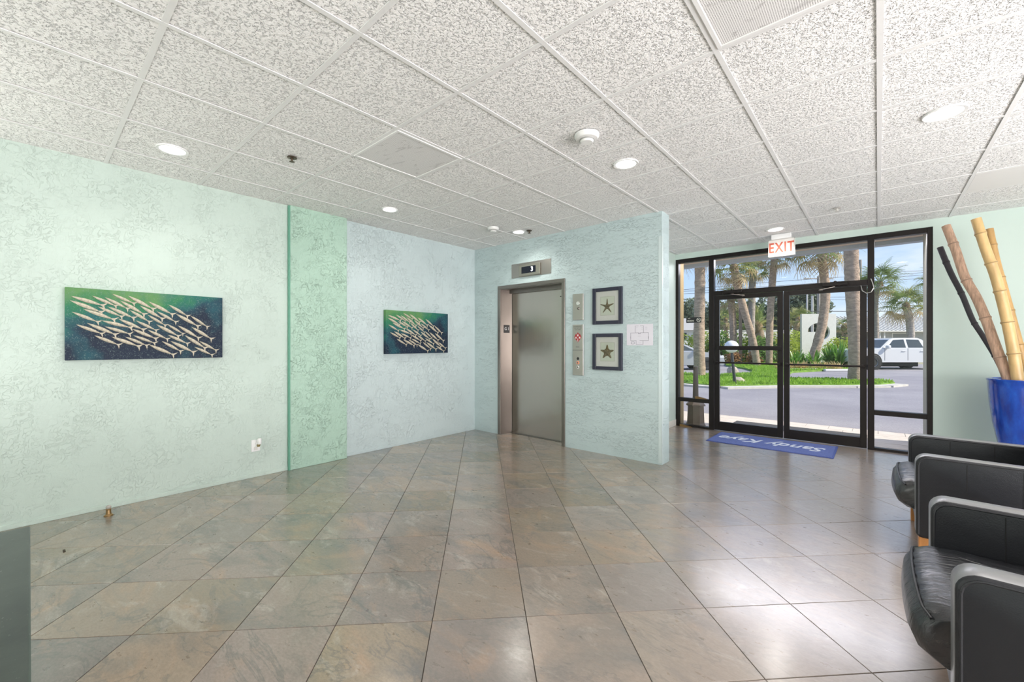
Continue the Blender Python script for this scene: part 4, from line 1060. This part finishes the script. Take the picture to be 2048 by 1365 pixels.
palm([(1400, 757), (1398, 690), (1399, 620), (1400, 560), (1400, 500)], 16.9, .22, .19, 1.15, 'thick palm trunk filling the left sidelight, crown above the canopy edge', 22, .5, seed=2, low=-52)
palm([(1709, 765), (1711, 690), (1706, 600), (1702, 500), (1701, 400), (1700, 300)], 14.9, .20, .22, 1.5, 'tall thick palm trunk standing at the right tip of the lawn island', 18, .3, seed=3, trunk=TRK)
palm([(1618, 732), (1634, 690), (1646, 640), (1651, 580), (1645, 530), (1643, 500)], 25, .25, .22, 2.0, 'leaning palm crossing in front of the white slab sign', 34, .5, seed=4, yellow=.5, low=-50)
palm([(1515, 730), (1505, 680), (1488, 620), (1474, 570), (1468, 535)], 25, .20, .21, 1.7, 'leaning palm with a shaggy straw-coloured crown behind the left door leaf', 28, .4, seed=5, yellow=.7, low=-52)
palm([(1504, 722), (1503, 650), (1504, 590), (1506, 545)], 28.5, .20, .22, 1.35, 'straight palm with a bushy dark crown right of the shaggy one', 26, .3, seed=6, yellow=.2, trunk=TRK2)
palm([(1538, 726), (1540, 640), (1545, 560), (1549, 515)], 27, .20, .20, 1.5, 'straight palm seen beside the middle door stiles, crown under the exit sign', 28, .45, seed=7, yellow=.4)
palm([(1468, 722), (1466, 650), (1462, 600)], 29, .22, .22, 1.3, 'short trunked palm with orange-green fronds near the left door stile', 20, .4, seed=8, yellow=.6)
palm([(1460, 705), (1452, 665), (1451, 640)], 33, .16, .14, 1.25, 'small bent palm just right of the left mullion', 20, .2, seed=9, yellow=.6)
palm([(1530, 712), (1520, 680), (1513, 655)], 30, .32, .36, 2.0, 'squat date palm with long arching feather fronds', 30, .3, kind='feather', seed=10, low=-35)
palm([(1590, 700), (1591, 665), (1597, 638)], 34, .17, .16, 1.35, 'small palm left of the white slab sign', 20, .3, seed=11, yellow=.7)
palm([(1690, 700), (1692, 670), (1690, 655)], 36, .30, .26, 1.1, 'small stocky palm right of the white slab sign', 20, .2, seed=12, yellow=.3)
palm([(1752, 715), (1752, 650), (1751, 600), (1760, 568)], 30, .16, .17, 1.75, 'dark-crowned palm just inside the right sidelight', 28, .2, seed=13, yellow=.1, trunk=TRK2)
palm([(1822, 705), (1821, 665), (1818, 635), (1812, 612)], 28, .22, .2, 1.55, 'palm with a round crown in front of the metal-roofed house', 28, .35, seed=14, yellow=.3, trunk=TRK2)
palm([(1882, 700), (1880, 620), (1876, 560)], 30, .2, .2, 1.5, 'palm mostly hidden by the right sidelight frame', 22, .3, seed=15, yellow=.5)

# ------------------------------------------------------------------ shrubs, hedges, trees
def blob_leaves(centers, n, size, rs, flat=.0):
    out = []; tot = sum(c[1]**2 for c in centers)
    for c, r_, sc in centers:
        for _ in range(int(n*r_*r_/tot)):
            d = Vector((rs.gauss(0, 1), rs.gauss(0, 1), rs.gauss(0, 1))).normalized(); p = Vector(c)+Vector((d.x*r_*sc[0], d.y*r_*sc[1], d.z*r_*sc[2]))*rs.uniform(.72, 1.04)
            a = Vector((rs.gauss(0, 1), rs.gauss(0, 1), rs.gauss(0, .7))).normalized(); b = a.orthogonal().normalized(); s_ = size*rs.uniform(.6, 1.3)
            b = (b*math.cos(1)+a.cross(b)*math.sin(rs.uniform(0, 6))).normalized()
            out.append((p-a*s_, p+b*s_*.45, p+a*s_, p-b*s_*.45))
    return out
def shrub(u, vt, D, wpx, lab, mat, n=900, size=.10, seed=1, name='shrub', cat='shrub', group=None, depth=.8):
    base = atD(u, 720, D); base.z = ZR+.02; top = atD(u, vt, D).z; hw_ = wpx/FPX*D/2; h_ = top-base.z; rs = random.Random(seed)
    t = thing(name, lab, cat, tuple(base), group)
    cs = []
    for k in range(9):
        f = rs.uniform(-.75, .75); r_ = h_*rs.uniform(.36, .5); cs.append((base+RIGHT*hw_*f+FWD*rs.uniform(-.3, .3)*depth+Vector((0, 0, min(h_-r_*.9, max(r_*.8, h_*rs.uniform(.3, .62))))), r_, (max(.8, hw_/h_*.55), depth, .95)))
    leafmesh('foliage', blob_leaves(cs, n, size, rs), mat, t, kind='stuff')
    m = MB()
    for k in range(5):
        f = rs.uniform(-.5, .5); m.tube([base+RIGHT*hw_*f, base+RIGHT*hw_*f*1.1+Vector((0, 0, h_*.7))], [.04, .02], 5)
    m.build('stem', M('shrub_stem', (.16, .12, .08), .9), t); return t
LY = leaf_mat('yellow_green_leaf', (.42, .50, .09), .4); LG = leaf_mat('mid_green_leaf', (.20, .33, .08), .4); LDK = leaf_mat('dark_tree_leaf', (.085, .13, .065), .25); LGR = leaf_mat('grey_green_leaf', (.20, .24, .16), .3); LO = leaf_mat('reddish_leaf', (.40, .22, .10), .35)
for i, (u, vt, D, wd, mt, lb) in enumerate([
    (1345, 664, 31, 60, LY, 'yellow-green hedge shrub behind the silver car, left end'), (1412, 661, 31, 66, LY, 'yellow-green hedge shrub behind the thick trunk of the left sidelight'),
    (1452, 663, 30, 44, LG, 'green shrub just right of the left mullion'), (1488, 668, 31, 44, LY, 'yellowish shrub between the two posts seen through the left door'),
    (1528, 672, 29, 40, LG, 'dense green shrub under the date palm'), (1562, 665, 30, 40, LY, 'broad-leaved shrub partly behind the middle door stiles'),
    (1596, 662, 31, 34, LY, 'yellow-flecked shrub directly left of the slab sign'), (1690, 668, 26, 46, LY, 'bright yellow-topped rounded shrub right of the slab sign'),
    (1666, 656, 35, 40, LDK, 'dark green bush seen behind the right edge of the slab sign'), (1728, 676, 32, 36, LO, 'reddish brown shrub behind the right door stile'),
    (1765, 680, 33, 40, LO, 'reddish shrub at the left of the right sidelight'), (1835, 688, 34, 70, LGR, 'clipped grey-green hedge in front of the metal-roofed house')]):
    shrub(u, vt, D, wd, lb, mt, 1500, .11, 30+i)
for i, (u, vt, wd) in enumerate([(1472, 703, 40), (1508, 705, 34)]):
    shrub(u, vt, 27, wd, ['low reddish groundcover clump by the left post', 'low brownish groundcover clump by the leaning palm foot'][i], LO, 700, .08, 60+i, name='groundcover', cat='plant')
STRAP = leaf_mat('strap_leaf_green', (.16, .33, .05), .35, rough=.35); DRYG = leaf_mat('dry_ornamental_grass', (.62, .47, .24), .5)
def strap_clump(u, v, D, Rr, h_, n, mat, lab, seed, w_=.05, name='strap_leaf_plant', cat='plant', group=None, spread=0):
    base = atD(u, v, D); base.z = .02 if name != 'dry_grass_clump' else .02
    t = thing(name, lab, cat, tuple(base), group); rs = random.Random(seed); big = D/25 >= .6
    qs = []
    for k in range(n):
        a = rs.uniform(0, 2*PI); e_ = rs.uniform(.55, 1.35); l = h_*rs.uniform(.75, 1.15); d = Vector((math.cos(a), math.sin(a), 0)); p = Vector((-d.y, d.x, 0)); o0 = base+RIGHT*rs.uniform(-spread, spread)+d*rs.uniform(0, .12)
        pts = []
        for i in range(6):
            t_ = i/5; x_ = Rr*t_*math.cos(e_)*1.2*(l/h_); z_ = l*(t_*math.sin(e_)*1.25-.55*t_*t_*(1.5-e_*.6)); pts.append(o0+d*x_+Vector((0, 0, z_)))
        for i in range(5):
            wa, wb = w_*math.sin(PI*(.12+.85*i/5)), w_*math.sin(PI*min(1, .12+.85*(i+1)/5)); qs.append((pts[i]-p*wa, pts[i]+p*wa, pts[i+1]+p*wb, pts[i+1]-p*wb))
    o = leafmesh('blades', qs, mat, t, kind='stuff'); return t
for i, (u, v, h_) in enumerate([(1590, 722, 1.15), (1607, 724, 1.0), (1628, 722, 1.1), (1662, 724, 1.5), (1677, 726, 1.8), (1694, 724, 1.6)]):
    strap_clump(u, v, 23.5+.4*(i % 2), .9, h_*1.0, 60, STRAP, ['strap-leaved plant at the left foot of the slab sign', 'low strap-leaved plant, second along the foot of the slab sign', 'strap-leaved plant beside the leaning palm trunk', 'arching strap-leaved plant just right of the leaning palm trunk', 'tallest arching strap-leaved plant right of the slab sign', 'strap-leaved plant touching the thick right trunk'][i], 70+i, .055)
for i, (u, v) in enumerate([(1572, 731), (1592, 732), (1606, 733), (1648, 733), (1668, 733)]):
    strap_clump(u, v, 21.8, .55, .55, 90, DRYG, ['straw-coloured dry grass nearest the middle stiles', 'straw-coloured dry grass, second from the middle stiles', 'straw-coloured dry grass left of the leaning palm foot', 'straw-coloured dry grass right of the leaning palm foot', 'straw-coloured dry grass below the tall strap-leaved plants'][i], 90+i, .012, 'dry_grass_clump', spread=.5)
def tree(u, vb, vt, D, wpx, lab, mat, n=3000, seed=1, size=.22):
    base = atD(u, vb, D); base.z = ZR; top = atD(u, vt, D).z; hw_ = wpx/FPX*D/2; h_ = top; rs = random.Random(seed)
    t = thing('background_tree', lab, 'tree', tuple(base)); cs = []
    for k in range(13):
        f = rs.uniform(-.8, .8); z_ = h_*rs.uniform(.38, .86); r_ = h_*rs.uniform(.13, .2); cs.append((base+RIGHT*hw_*f*(1.15-z_/h_*.5)+FWD*rs.uniform(-1.2, 1.2)+Vector((0, 0, z_)), r_, (1.25, 1.1, .85)))
    leafmesh('foliage', blob_leaves(cs, n, size, rs), mat, t, kind='stuff')
    m = MB(); m.tube([base, base+Vector((0, 0, h_*.45))], [.28, .2], 8)
    for c_, r_, _ in cs[:7]: m.tube([base+Vector((0, 0, h_*.4)), c_], [.12, .04], 5)
    m.build('trunk', M('tree_bark', (.18, .15, .12), .9), t, smooth=True)
for i, a in enumerate([
    (1374, 690, 586, 58, 52, 'dark feathery pine far behind the left sidelight', LGR, 4200), (1424, 690, 598, 48, 50, 'grey-green tree beside the left mullion, far back', LGR, 4200),
    (1330, 690, 600, 60, 60, 'far grey-green tree hidden mostly by the wall end', LGR, 2500),
    (1484, 690, 600, 50, 70, 'dark leafy tree behind the shaggy palm', LDK, 4500), (1556, 690, 580, 50, 80, 'wide olive tree behind the middle door stiles', LGR, 5500),
    (1604, 690, 570, 48, 60, 'tall leafy tree behind the utility poles', LGR, 4800), (1634, 690, 640, 46, 60, 'dark tree seen through the round hole of the slab sign', LDK, 3500)]):
    tree(*a, seed=40+i)

# ------------------------------------------------------------------ slab sign with a round opening
Ds = 28
c0 = atD(1636.5, 700, Ds); sg = thing('slab_sign', 'white upright slab sign with a three-quarter round opening', 'sign', (c0.x, c0.y, ZR))
def sp(u, v): p = atD(u, v, Ds); return ((p-c0).dot(RIGHT), p.z)
m = MB(); outer = [sp(1602, 628.5), sp(1670.5, 628.5), sp(1670.5, 692), sp(1602, 692)]; outer[2] = (outer[2][0], ZR); outer[3] = (outer[3][0], ZR)
cx_, cz_ = sp(1636, 664.5); rx = (sp(1658.2, 664)[0]-cx_); rz = sp(1636, 646.5)[1]-cz_
hole = [(cx_+rx*math.cos(R(a)), cz_+rz*math.sin(R(a))) for a in range(180, -91, -10)]+[(cx_, cz_)]
def ringface(y):
    vo = [m.bm.verts.new((a, y, b)) for a, b in outer]; vh = [m.bm.verts.new((a, y, b)) for a, b in hole]
    es = [m.bm.edges.new((v_[i], v_[(i+1) % len(v_)])) for v_ in (vo, vh) for i in range(len(v_))]
    bmesh.ops.triangle_fill(m.bm, use_beauty=True, use_dissolve=False, edges=es); return vo, vh
fo, fh = ringface(-.08); bo, bh = ringface(.08)
for A, B in ((fo, bo), (fh, bh)):
    for i in range(len(A)): m.bm.faces.new((A[i], A[(i+1) % len(A)], B[(i+1) % len(A)], B[i]))
m.xf(Matrix.Translation((c0.x, c0.y, 0)) @ Matrix.Rotation(YAW, 4, 'Z')); m.build('slab', M('white_stucco_slab', (.68, .67, .64), .8, var=.05), sg)

# ------------------------------------------------------------------ buildings and wall
def oriented(m, c, ang=YAW): m.xf(Matrix.Translation((c.x, c.y, 0)) @ Matrix.Rotation(ang, 4, 'Z')); return m
WST = M('far_white_stucco', (.70, .69, .66), .8, var=.05)
cw = atD(1500, 690, 40); m = MB().box(-4.5, 4.0, -.1, .1, ZR, 2.55).box(-4.55, 4.05, -.13, .13, 2.55, 2.65); oriented(m, cw)
tag(m.build('boundary_wall', WST, loc=(cw.x, cw.y, 0)), 'long pale garden wall behind the shrubs and palms', 'wall')
# white house at far left
ch_ = atD(1356, 690, 44); hl = thing('white_house', 'small white house with a grey sloping roof at far left', 'house', (ch_.x, ch_.y, 0))
oriented(MB().box(-3.5, 2.1, 0, 6, ZR, 2.9), ch_).build('wall', M('bright_white_wall', (.78, .79, .8), .7), hl)
m = MB(); m.prism([(-.6, 2.75), (6.6, 2.75), (3, 4.2)], -3.9, 2.5, 'X'); oriented(m, ch_).build('roof', M('grey_shingle_roof', (.38, .37, .36), .8, var=.1, scale=(1, 1, 6)), hl)
oriented(MB().box(.2, .9, -.02, .03, 1.8, 2.5), ch_).build('window', M('dark_window', (.05, .06, .07), .2), hl)
# right house with a standing seam roof
Dh = 42; hc = atD(1800, 690, Dh); hr = thing('metal_roof_house', 'grey house with a pale standing-seam metal roof at right', 'house', (hc.x, hc.y, 0))
GW = M('grey_house_siding', (.42, .43, .44), .7, var=.08); ML = M('white_metal_roof', (.60, .58, .54), .45, .1)
ev, rg2 = EYE+(HY-662)/FPX*Dh, EYE+(HY-634)/FPX*(Dh+3.2)
oriented(MB().box(-2.9, 9, 0, 6, ZR, ev-.05), hc).build('wall', GW, hr)
m = MB(); m.prism([(-.8, ev-.02), (3.2, rg2), (7.2, ev-.02), (7.2, ev-.14), (3.2, rg2-.12), (-.8, ev-.14)], -6, 9.5, 'X'); oriented(m, hc).build('roof', ML, hr)
sl = math.atan2(rg2-ev, 4)
for k in range(38):
    x = -5.9+.4*k; m = MB(); m.prism([(-.8, ev-.02), (3.2, rg2), (3.2, rg2+.06), (-.8, ev+.04)], x, x+.05, 'X'); oriented(m, hc).build('roof_seam', ML, hr)
for (x0, x1, z0, z1) in ((-.75, .65, 1.55, 2.35), (3.2, 4.4, 1.5, 2.35)):
    wf_ = oriented(MB().box(x0-.1, x1+.1, -.06, .02, z0-.1, z1+.1), hc).build('window', M('white_window_trim', (.75, .75, .73), .5), hr)
    oriented(MB().box(x0, x1, -.08, -.055, z0, z1), hc).build('pane', M('house_pane', (.22, .22, .2), .15), wf_)
oriented(MB().box(-3.6, -2.9, -.5, .1, ZR, ev-.1), hc).build('porch_pier', GW, hr)
for x in (-2.55, -2.1): oriented(MB().box(x, x+.09, -.6, -.5, ZR, ev-.1), hc).build('porch_post', M('white_post', (.75, .75, .73), .5), hr)
bp = atD(1809, 640, Dh+3); oriented(MB().box(-.28, .28, -.3, .3, bp.z-1, EYE+(HY-629.5)/FPX*(Dh+3)), bp).build('chimney', M('red_brick_chimney', (.42, .20, .14), .85, var=.2, vscale=12), hr)

# ------------------------------------------------------------------ poles and wires
WDP = M('weathered_pole_wood', (.34, .31, .28), .9, var=.15); PGR = M('grey_metal_pole', (.50, .50, .50), .6)
def pole(u, vt, D, r_, lab, mat=WDP, cross=0, name='utility_pole', cat='utility pole', ub=None):
    b = atD(ub or u, 700, D); b.z = ZR; tp = atD(u, vt, D); t = thing(name, lab, cat, tuple(b))
    MB().tube([b, tp], [r_, r_*.8], 10).build('shaft', mat, t, smooth=True)
    if cross:
        q_ = tp-Vector((0, 0, .25)); MB().tube([q_-RIGHT*cross, q_+RIGHT*cross], .06, 6).build('crossarm', mat, t)
        for s_ in (-.9, .1, .9): MB().lathe([(0, 0), (.05, 0), (.05, .12), (0, .14)], (q_+RIGHT*cross*s_).x, (q_+RIGHT*cross*s_).y, 8, z0=q_.z+.05).build('insulator', PGR, t)
    return tp
pole(1614, 589, 40, .09, 'thin grey pole left-most behind the slab sign', PGR)
pole(1624.5, 592, 40, .12, 'pale pole in the middle behind the slab sign', PGR)
tpA = pole(1637, 553, 44, .17, 'tallest wooden utility pole with a crossarm behind the slab sign', WDP, 1.5)
pole(1720, 520, 34, .15, 'grey utility pole hidden behind the right door stile', WDP)
pole(1481, 560, 27, .11, 'brown square post left of the leaning shaggy palm', M('brown_post', (.26, .19, .14), .85, var=.2))
wires = [((1480, 570), (1637, 556), (1800, 548), 46), ((1370, 583), (1500, 577), (1720, 560), 46), ((1370, 588), (1500, 582), (1720, 566), 46.5),
         ((1645, 595), (1760, 594), (1880, 588), 50), ((1645, 600), (1760, 600), (1880, 597), 50.5), ((1645, 623), (1760, 623.5), (1880, 621.5), 38), ((1760, 543), (1820, 543), (1880, 541), 48)]
WLB = ['upper sagging utility wire leading to the crossarm', 'upper thin wire beyond the left door', 'lower thin wire beyond the left door', 'upper of two thin wires right of the slab sign', 'lower of two thin wires right of the slab sign', 'thick dark cable just above the metal-roofed house', 'faint wire high in the right sidelight']
for (a, b, c_, D), lb in zip(wires, WLB):
    A, B, C_ = atD(*a, D), atD(*b, D), atD(*c_, D); pts = []
    for k in range(17):
        t_ = k/16; pts.append(A*(1-t_)**2+B*2*t_*(1-t_)+C_*t_*t_)
    ext = (pts[0]-pts[1])*8; pts = [pts[0]+ext]+pts+[pts[-1]+(pts[-1]-pts[-2])*8]
    tag(MB().tube(pts, .022 if D > 40 else .035, 5).build('overhead_wire', M('wire_black', (.05, .05, .055), .6), loc=tuple(pts[9]), smooth=True), lb, 'wire')

# ------------------------------------------------------------------ garden lamp, rock, wheel stops, ash receptacle
lb_ = onZ(1470, 769, .0); lt = atD(1463, 700, lb_.dot(FWD)); gl = thing('garden_lamp', 'leaning dark post lamp with a white globe on the lawn', 'lamp', tuple(lb_))
MB().tube([lb_-Vector((0, 0, .03)), lb_.lerp(lt, .5), lt], [.05, .045, .04], 10).build('post', M('dark_grey_post', (.06, .06, .06), .5), gl, smooth=True)
MB().sphere(lt+Vector((0, 0, .10)), .215, (1, 1, .95), 20).build('globe', M('milky_globe', (.80, .80, .78), .3), gl, smooth=True)
MB().lathe([(0, -.08), (.09, -.08), (.10, 0), (0, 0)], lt.x, lt.y, 16, z0=lt.z).build('collar', M('dark_grey_post', (.06, .06, .06), .5), gl)
def rock(p, sx, sy, sz, lab, seed, mat=None, name='rock', cat='rock'):
    rs = random.Random(seed); m = MB(); g = bmesh.ops.create_icosphere(m.bm, subdivisions=2, radius=1)
    for v_ in m.bm.verts: v_.co *= rs.uniform(.85, 1.12); v_.co = Vector((v_.co.x*sx, v_.co.y*sy, max(v_.co.z, -.3)*sz))
    m.xf(Matrix.Translation(p) @ Matrix.Rotation(YAW, 4, 'Z')); return tag(m.build(name, mat or M('pale_rock', (.42, .36, .30), .9, var=.3, vscale=6, bmp=.5), loc=tuple(p)), lab, cat)
rock(onZ(1476, 764, .03), .22, .16, .17, 'pale rock at the foot of the garden lamp', 1)
rock(onZ(1465, 745, .03), .28, .2, .28, 'pale broken rock on the lawn behind the garden lamp', 2)
for (u, v, l, lb) in ((1603, 740.5, .85, 'white concrete wheel stop left of the thick right trunk'), (1680, 741.5, .8, 'white concrete wheel stop just beside the thick right trunk')):
    p = onZ(u, v+2, ZR); m = MB().box(-l, l, -.09, .09, 0, .13, .03); m.xf(Matrix.Translation(p) @ Matrix.Rotation(YAW, 4, 'Z')); tag(m.build('wheel_stop', M('white_concrete', (.68, .67, .66), .8), loc=tuple(p)), lb, 'wheel stop')
ash = thing('ash_receptacle', 'bronze octagonal cigarette receptacle with a tall tube, outside left sidelight', 'ash receptacle', (-2.27, 7.22, -.02))
ABR = M('bronze_plastic', (.20, .15, .11), .4, .2)
def octo(prof, seg=8): return MB().lathe(prof, -2.27, 7.22, seg, z0=-.02)
octo([(0, 0), (.155, 0), (.155, .02), (.138, .05), (.128, .30), (.128, .33), (0, .33)]).build('base_bin', ABR, ash)
octo([(0, .33), (.155, .33), (.150, .35), (.135, .365), (.06, .44), (.05, .45), (0, .45)]).build('cone_lid', ABR, ash)
octo([(.046, .44), (.044, .50), (.036, .96), (.034, .97), (0, .975)], 16).build('tube', M('tube_brown', (.15, .12, .10), .45, .2), ash, smooth=True)

# ------------------------------------------------------------------ vehicles (local x = length, front at -x; y = width; z up)
TYRE = M('tyre_rubber', (.025, .025, .027), .8); ALLOY = M('alloy_rim', (.55, .55, .56), .3, .8); DGL = M('tinted_car_glass', (.05, .06, .065), .06, 0, .8)
def wheel(par, x, y, r_, mt, side):
    w_ = thing_local = MB(); wd = .11
    m = MB().lathe([(r_*.62, -wd), (r_*.9, -wd), (r_, -wd*.7), (r_, wd*.7), (r_*.9, wd), (r_*.62, wd), (r_*.62, -wd)], 0, 0, 28, 'Y')
    m.xf(mt @ Matrix.Translation((x, y, r_))); o = m.build('wheel', TYRE, par, smooth=True, angle=35)
    m = MB().lathe([(r_*.64, -.06), (r_*.60, -.09), (r_*.56, -.07), (r_*.54, .05), (r_*.64, .05)], 0, 0, 28, 'Y')
    m.lathe([(0, -.075), (r_*.13, -.075), (r_*.15, -.04), (0, -.04)], 0, 0, 14, 'Y')
    for k in range(6):
        a = k*PI/3; d = Vector((math.cos(a), 0, math.sin(a))); p = Vector((-d.z, 0, d.x))
        for s_ in (-1, 1):
            q0, q1 = d*r_*.1+p*s_*r_*.02, d*r_*.58+p*s_*r_*.09
            m.tube([q0+Vector((0, -.055, 0)), q1+Vector((0, -.06, 0))], r_*.038, 5)
    if side > 0: m.xf(Matrix.Rotation(PI, 4, 'Z'))
    m.xf(mt @ Matrix.Translation((x, y, r_))); m.build('rim', ALLOY, o, smooth=True, angle=30)
def vehicle(name, lab, cat, base, yawr, paint, prof, cabin, wind, wheels, hw_, r_, lines=(), lights=(), handles=(), mirror=None, wfac=.80):
    t = thing(name, lab, cat, tuple(base)); mt = Matrix.Translation(base) @ Matrix.Rotation(yawr, 4, 'Z')
    def B(m, nm, mats, par=t, **k): m.xf(mt); return m.build(nm, mats, par, **k)
    # lower body: side profile lofted over width with rounded flanks, wheel arches cut in the profile
    secs = [(-hw_, .10), (-hw_+.03, .03), (-hw_*.86, 0), (hw_*.86, 0), (hw_-.03, .03), (hw_, .10)]
    zmid = (min(p[1] for p in prof)+max(p[1] for p in prof))/2; m = MB(); rows = []
    for y, sh in secs:
        rows.append([(x*(1-sh*.12), y, z-(z-zmid)*sh*.9 if z > zmid+.1 else z) for x, z in prof])
    g = m.grid_surface(rows, close_v=True); m.bm.faces.new(g[0]); m.bm.faces.new(g[-1]); B(m, 'body', paint, smooth=True, angle=28)
    # cabin
    zb = cabin[0][1]; zt = max(p[1] for p in cabin); m = MB(); rows = []
    for y_, s_ in ((-1, 0), (-1, .0), (1, 0)):
        pass
    def cab(y_, p): k = (p[1]-zb)/(zt-zb); return y_*(hw_*.96-(hw_*(1-wfac))*k)
    L_ = [[m.bm.verts.new((p[0], cab(s_, p), p[1])) for p in cabin] for s_ in (-1, 1)]
    n_ = len(cabin)
    for i in range(n_): m.bm.faces.new((L_[0][i], L_[0][(i+1) % n_], L_[1][(i+1) % n_], L_[1][i]))
    m.bm.faces.new(L_[0]); m.bm.faces.new(L_[1]); bmesh.ops.bevel(m.bm, geom=[e_ for e_ in m.bm.edges], offset=.035, segments=2, affect='EDGES'); B(m, 'cabin', paint, smooth=True, angle=35)
    for s_ in (-1, 1):
        for wp in wind:
            m = MB(); a_ = [m.bm.verts.new((p[0], cab(s_, p)+s_*.008, p[1])) for p in wp]; b_ = [m.bm.verts.new((p[0], cab(s_, p)-s_*.02, p[1])) for p in wp]
            m.bm.faces.new(a_); m.bm.faces.new(b_)
            for i in range(len(wp)): m.bm.faces.new((a_[i], a_[(i+1) % len(wp)], b_[(i+1) % len(wp)], b_[i]))
            B(m, 'side_window', DGL)
    # windscreen
    (x0, z0), (x1, z1) = cabin[0], cabin[1]
    for (xa, za, xb, zb2, nm) in ((x0, z0, x1, z1, 'windscreen'),):
        f0, f1 = .12, .9; pa = (xa+(xb-xa)*f0, za+(zb2-za)*f0); pb = (xa+(xb-xa)*f1, za+(zb2-za)*f1); ya, yb = cab(1, pa)*.9, cab(1, pb)*.9
        m = MB(); d_ = Vector((-(zb2-za), 0, (xb-xa))).normalized()*.012
        m.quad(*[Vector(p)+d_ for p in ((pa[0], -ya, pa[1]), (pa[0], ya, pa[1]), (pb[0], yb, pb[1]), (pb[0], -yb, pb[1]))]); B(m, nm, DGL)
    for x in wheels:
        for s_ in (-1, 1):
            m = MB().lathe([(0, 0), (r_*1.16, 0), (r_*1.16, .16), (0, .16)], x, r_, 24, 'Y', s_*(hw_+.004) if s_ < 0 else hw_+.004-.16); B(m, 'wheel_arch', M('arch_black', (.02, .02, .02), .8))
            wheel(t, x, s_*(hw_-.075), r_, mt, s_)
    for x, z0, z1 in lines:
        for s_ in (-1, 1): B(MB().box(x-.006, x+.006, s_*(hw_+.003)-.004, s_*(hw_+.003)+.004, z0, z1), 'door_gap', M('gap_dark', (.05, .05, .05), .7))
    for x, z in handles:
        for s_ in (-1, 1): B(MB().box(x-.10, x+.10, s_*(hw_+.02)-.015, s_*(hw_+.02)+.015, z-.018, z+.018, .008), 'door_handle', paint)
    for nm, x0, x1, z0, z1, mm in lights:
        for s_ in (-1, 1): B(MB().box(x0, x1, s_*(hw_-.12)-.13, s_*(hw_-.12)+.13, z0, z1, .03), nm, mm)
    if mirror:
        for s_ in (-1, 1): B(MB().box(mirror[0]-.09, mirror[0]+.07, s_*(hw_+.1)-.10, s_*(hw_+.1)+.10, mirror[1]-.09, mirror[1]+.09, .03, 2), 'side_mirror', paint, smooth=True)
    return t
HL = M('headlight_lens', (.70, .72, .75), .1); TL = M('tail_light_red', (.4, .03, .02), .3)
WPNT = M('white_truck_paint', (.66, .66, .66), .25, coat=.5); SPNT = M('silver_car_paint', (.50, .51, .53), .25, .5, coat=.6)
# pickup: front wheel centre seen at u=1745
tb = onZ(1745, 740, ZR)+FWD*.90; tb.z = ZR
prof_t = [(-.98, .42), (-1.0, .62), (-1.0, .95), (-.93, 1.05), (-.55, 1.12), (.5, 1.16), (2.9, 1.16), (4.45, 1.16), (4.5, 1.1), (4.5, .55), (4.4, .42), (3.6, .40), (.6, .40), (-.6, .40)]
cab_t = [(.42, 1.13), (1.12, 1.66), (1.35, 1.71), (2.62, 1.71), (2.86, 1.60), (2.98, 1.13)]
win_t = [[(.80, 1.19), (1.22, 1.60), (1.80, 1.63), (1.80, 1.19)], [(1.93, 1.19), (1.93, 1.63), (2.60, 1.61), (2.74, 1.19)]]
truck = vehicle('pickup_truck', 'white crew-cab pickup truck parked beyond the right sidelight', 'truck', tb, YAW, WPNT, prof_t, cab_t, win_t, (0, 3.45), .95, .41, lines=((.62, .5, 1.15), (1.86, .5, 1.15), (2.85, .5, 1.15)), lights=(('headlight', -1.02, -.80, .80, .98, HL), ('tail_light', 4.42, 4.52, .75, 1.05, TL)), handles=((1.62, 1.0), (2.62, 1.0)), mirror=(.72, 1.22))
m = MB().box(.62, 2.75, -.62, .62, .16, .5, .03); m.xf(Matrix.Rotation(YAW, 4, 'Z')); m.xf(Matrix.Translation(tb)); ub = m.build('underbody', M('arch_black', (.02, .02, .02), .8), truck)
# silver car: faces right, front wheel centre at u=1413.5
sb_ = onZ(1413.5, 741.0, ZR)+FWD*.84; sb_.z = ZR
prof_c = [(-.92, .30), (-.95, .45), (-.90, .68), (-.70, .84), (-.2, .93), (.45, 1.0), (3.1, 1.02), (3.5, .98), (3.55, .6), (3.5, .32), (3.0, .27), (.5, .27), (-.5, .27)]
cab_c = [(.25, .96), (1.12, 1.38), (1.5, 1.45), (2.5, 1.43), (3.05, 1.3), (3.4, .98)]
win_c = [[(.62, 1.03), (1.22, 1.34), (1.62, 1.38), (1.62, 1.03)], [(1.72, 1.03), (1.72, 1.38), (2.4, 1.37), (2.9, 1.22), (3.0, 1.03)]]
vehicle('silver_car', 'silver hatchback car parked behind the thick left trunk', 'car', sb_, YAW+PI, SPNT, prof_c, cab_c, win_c, (0, 2.65), .88, .32, lines=((.55, .35, 1.0), (1.67, .35, 1.0), (2.6, .6, 1.0)), lights=(('headlight', -.90, -.62, .62, .78, HL), ('tail_light', 3.42, 3.57, .75, .92, TL)), handles=((1.5, .88), (2.45, .9)), mirror=(.6, 1.03))
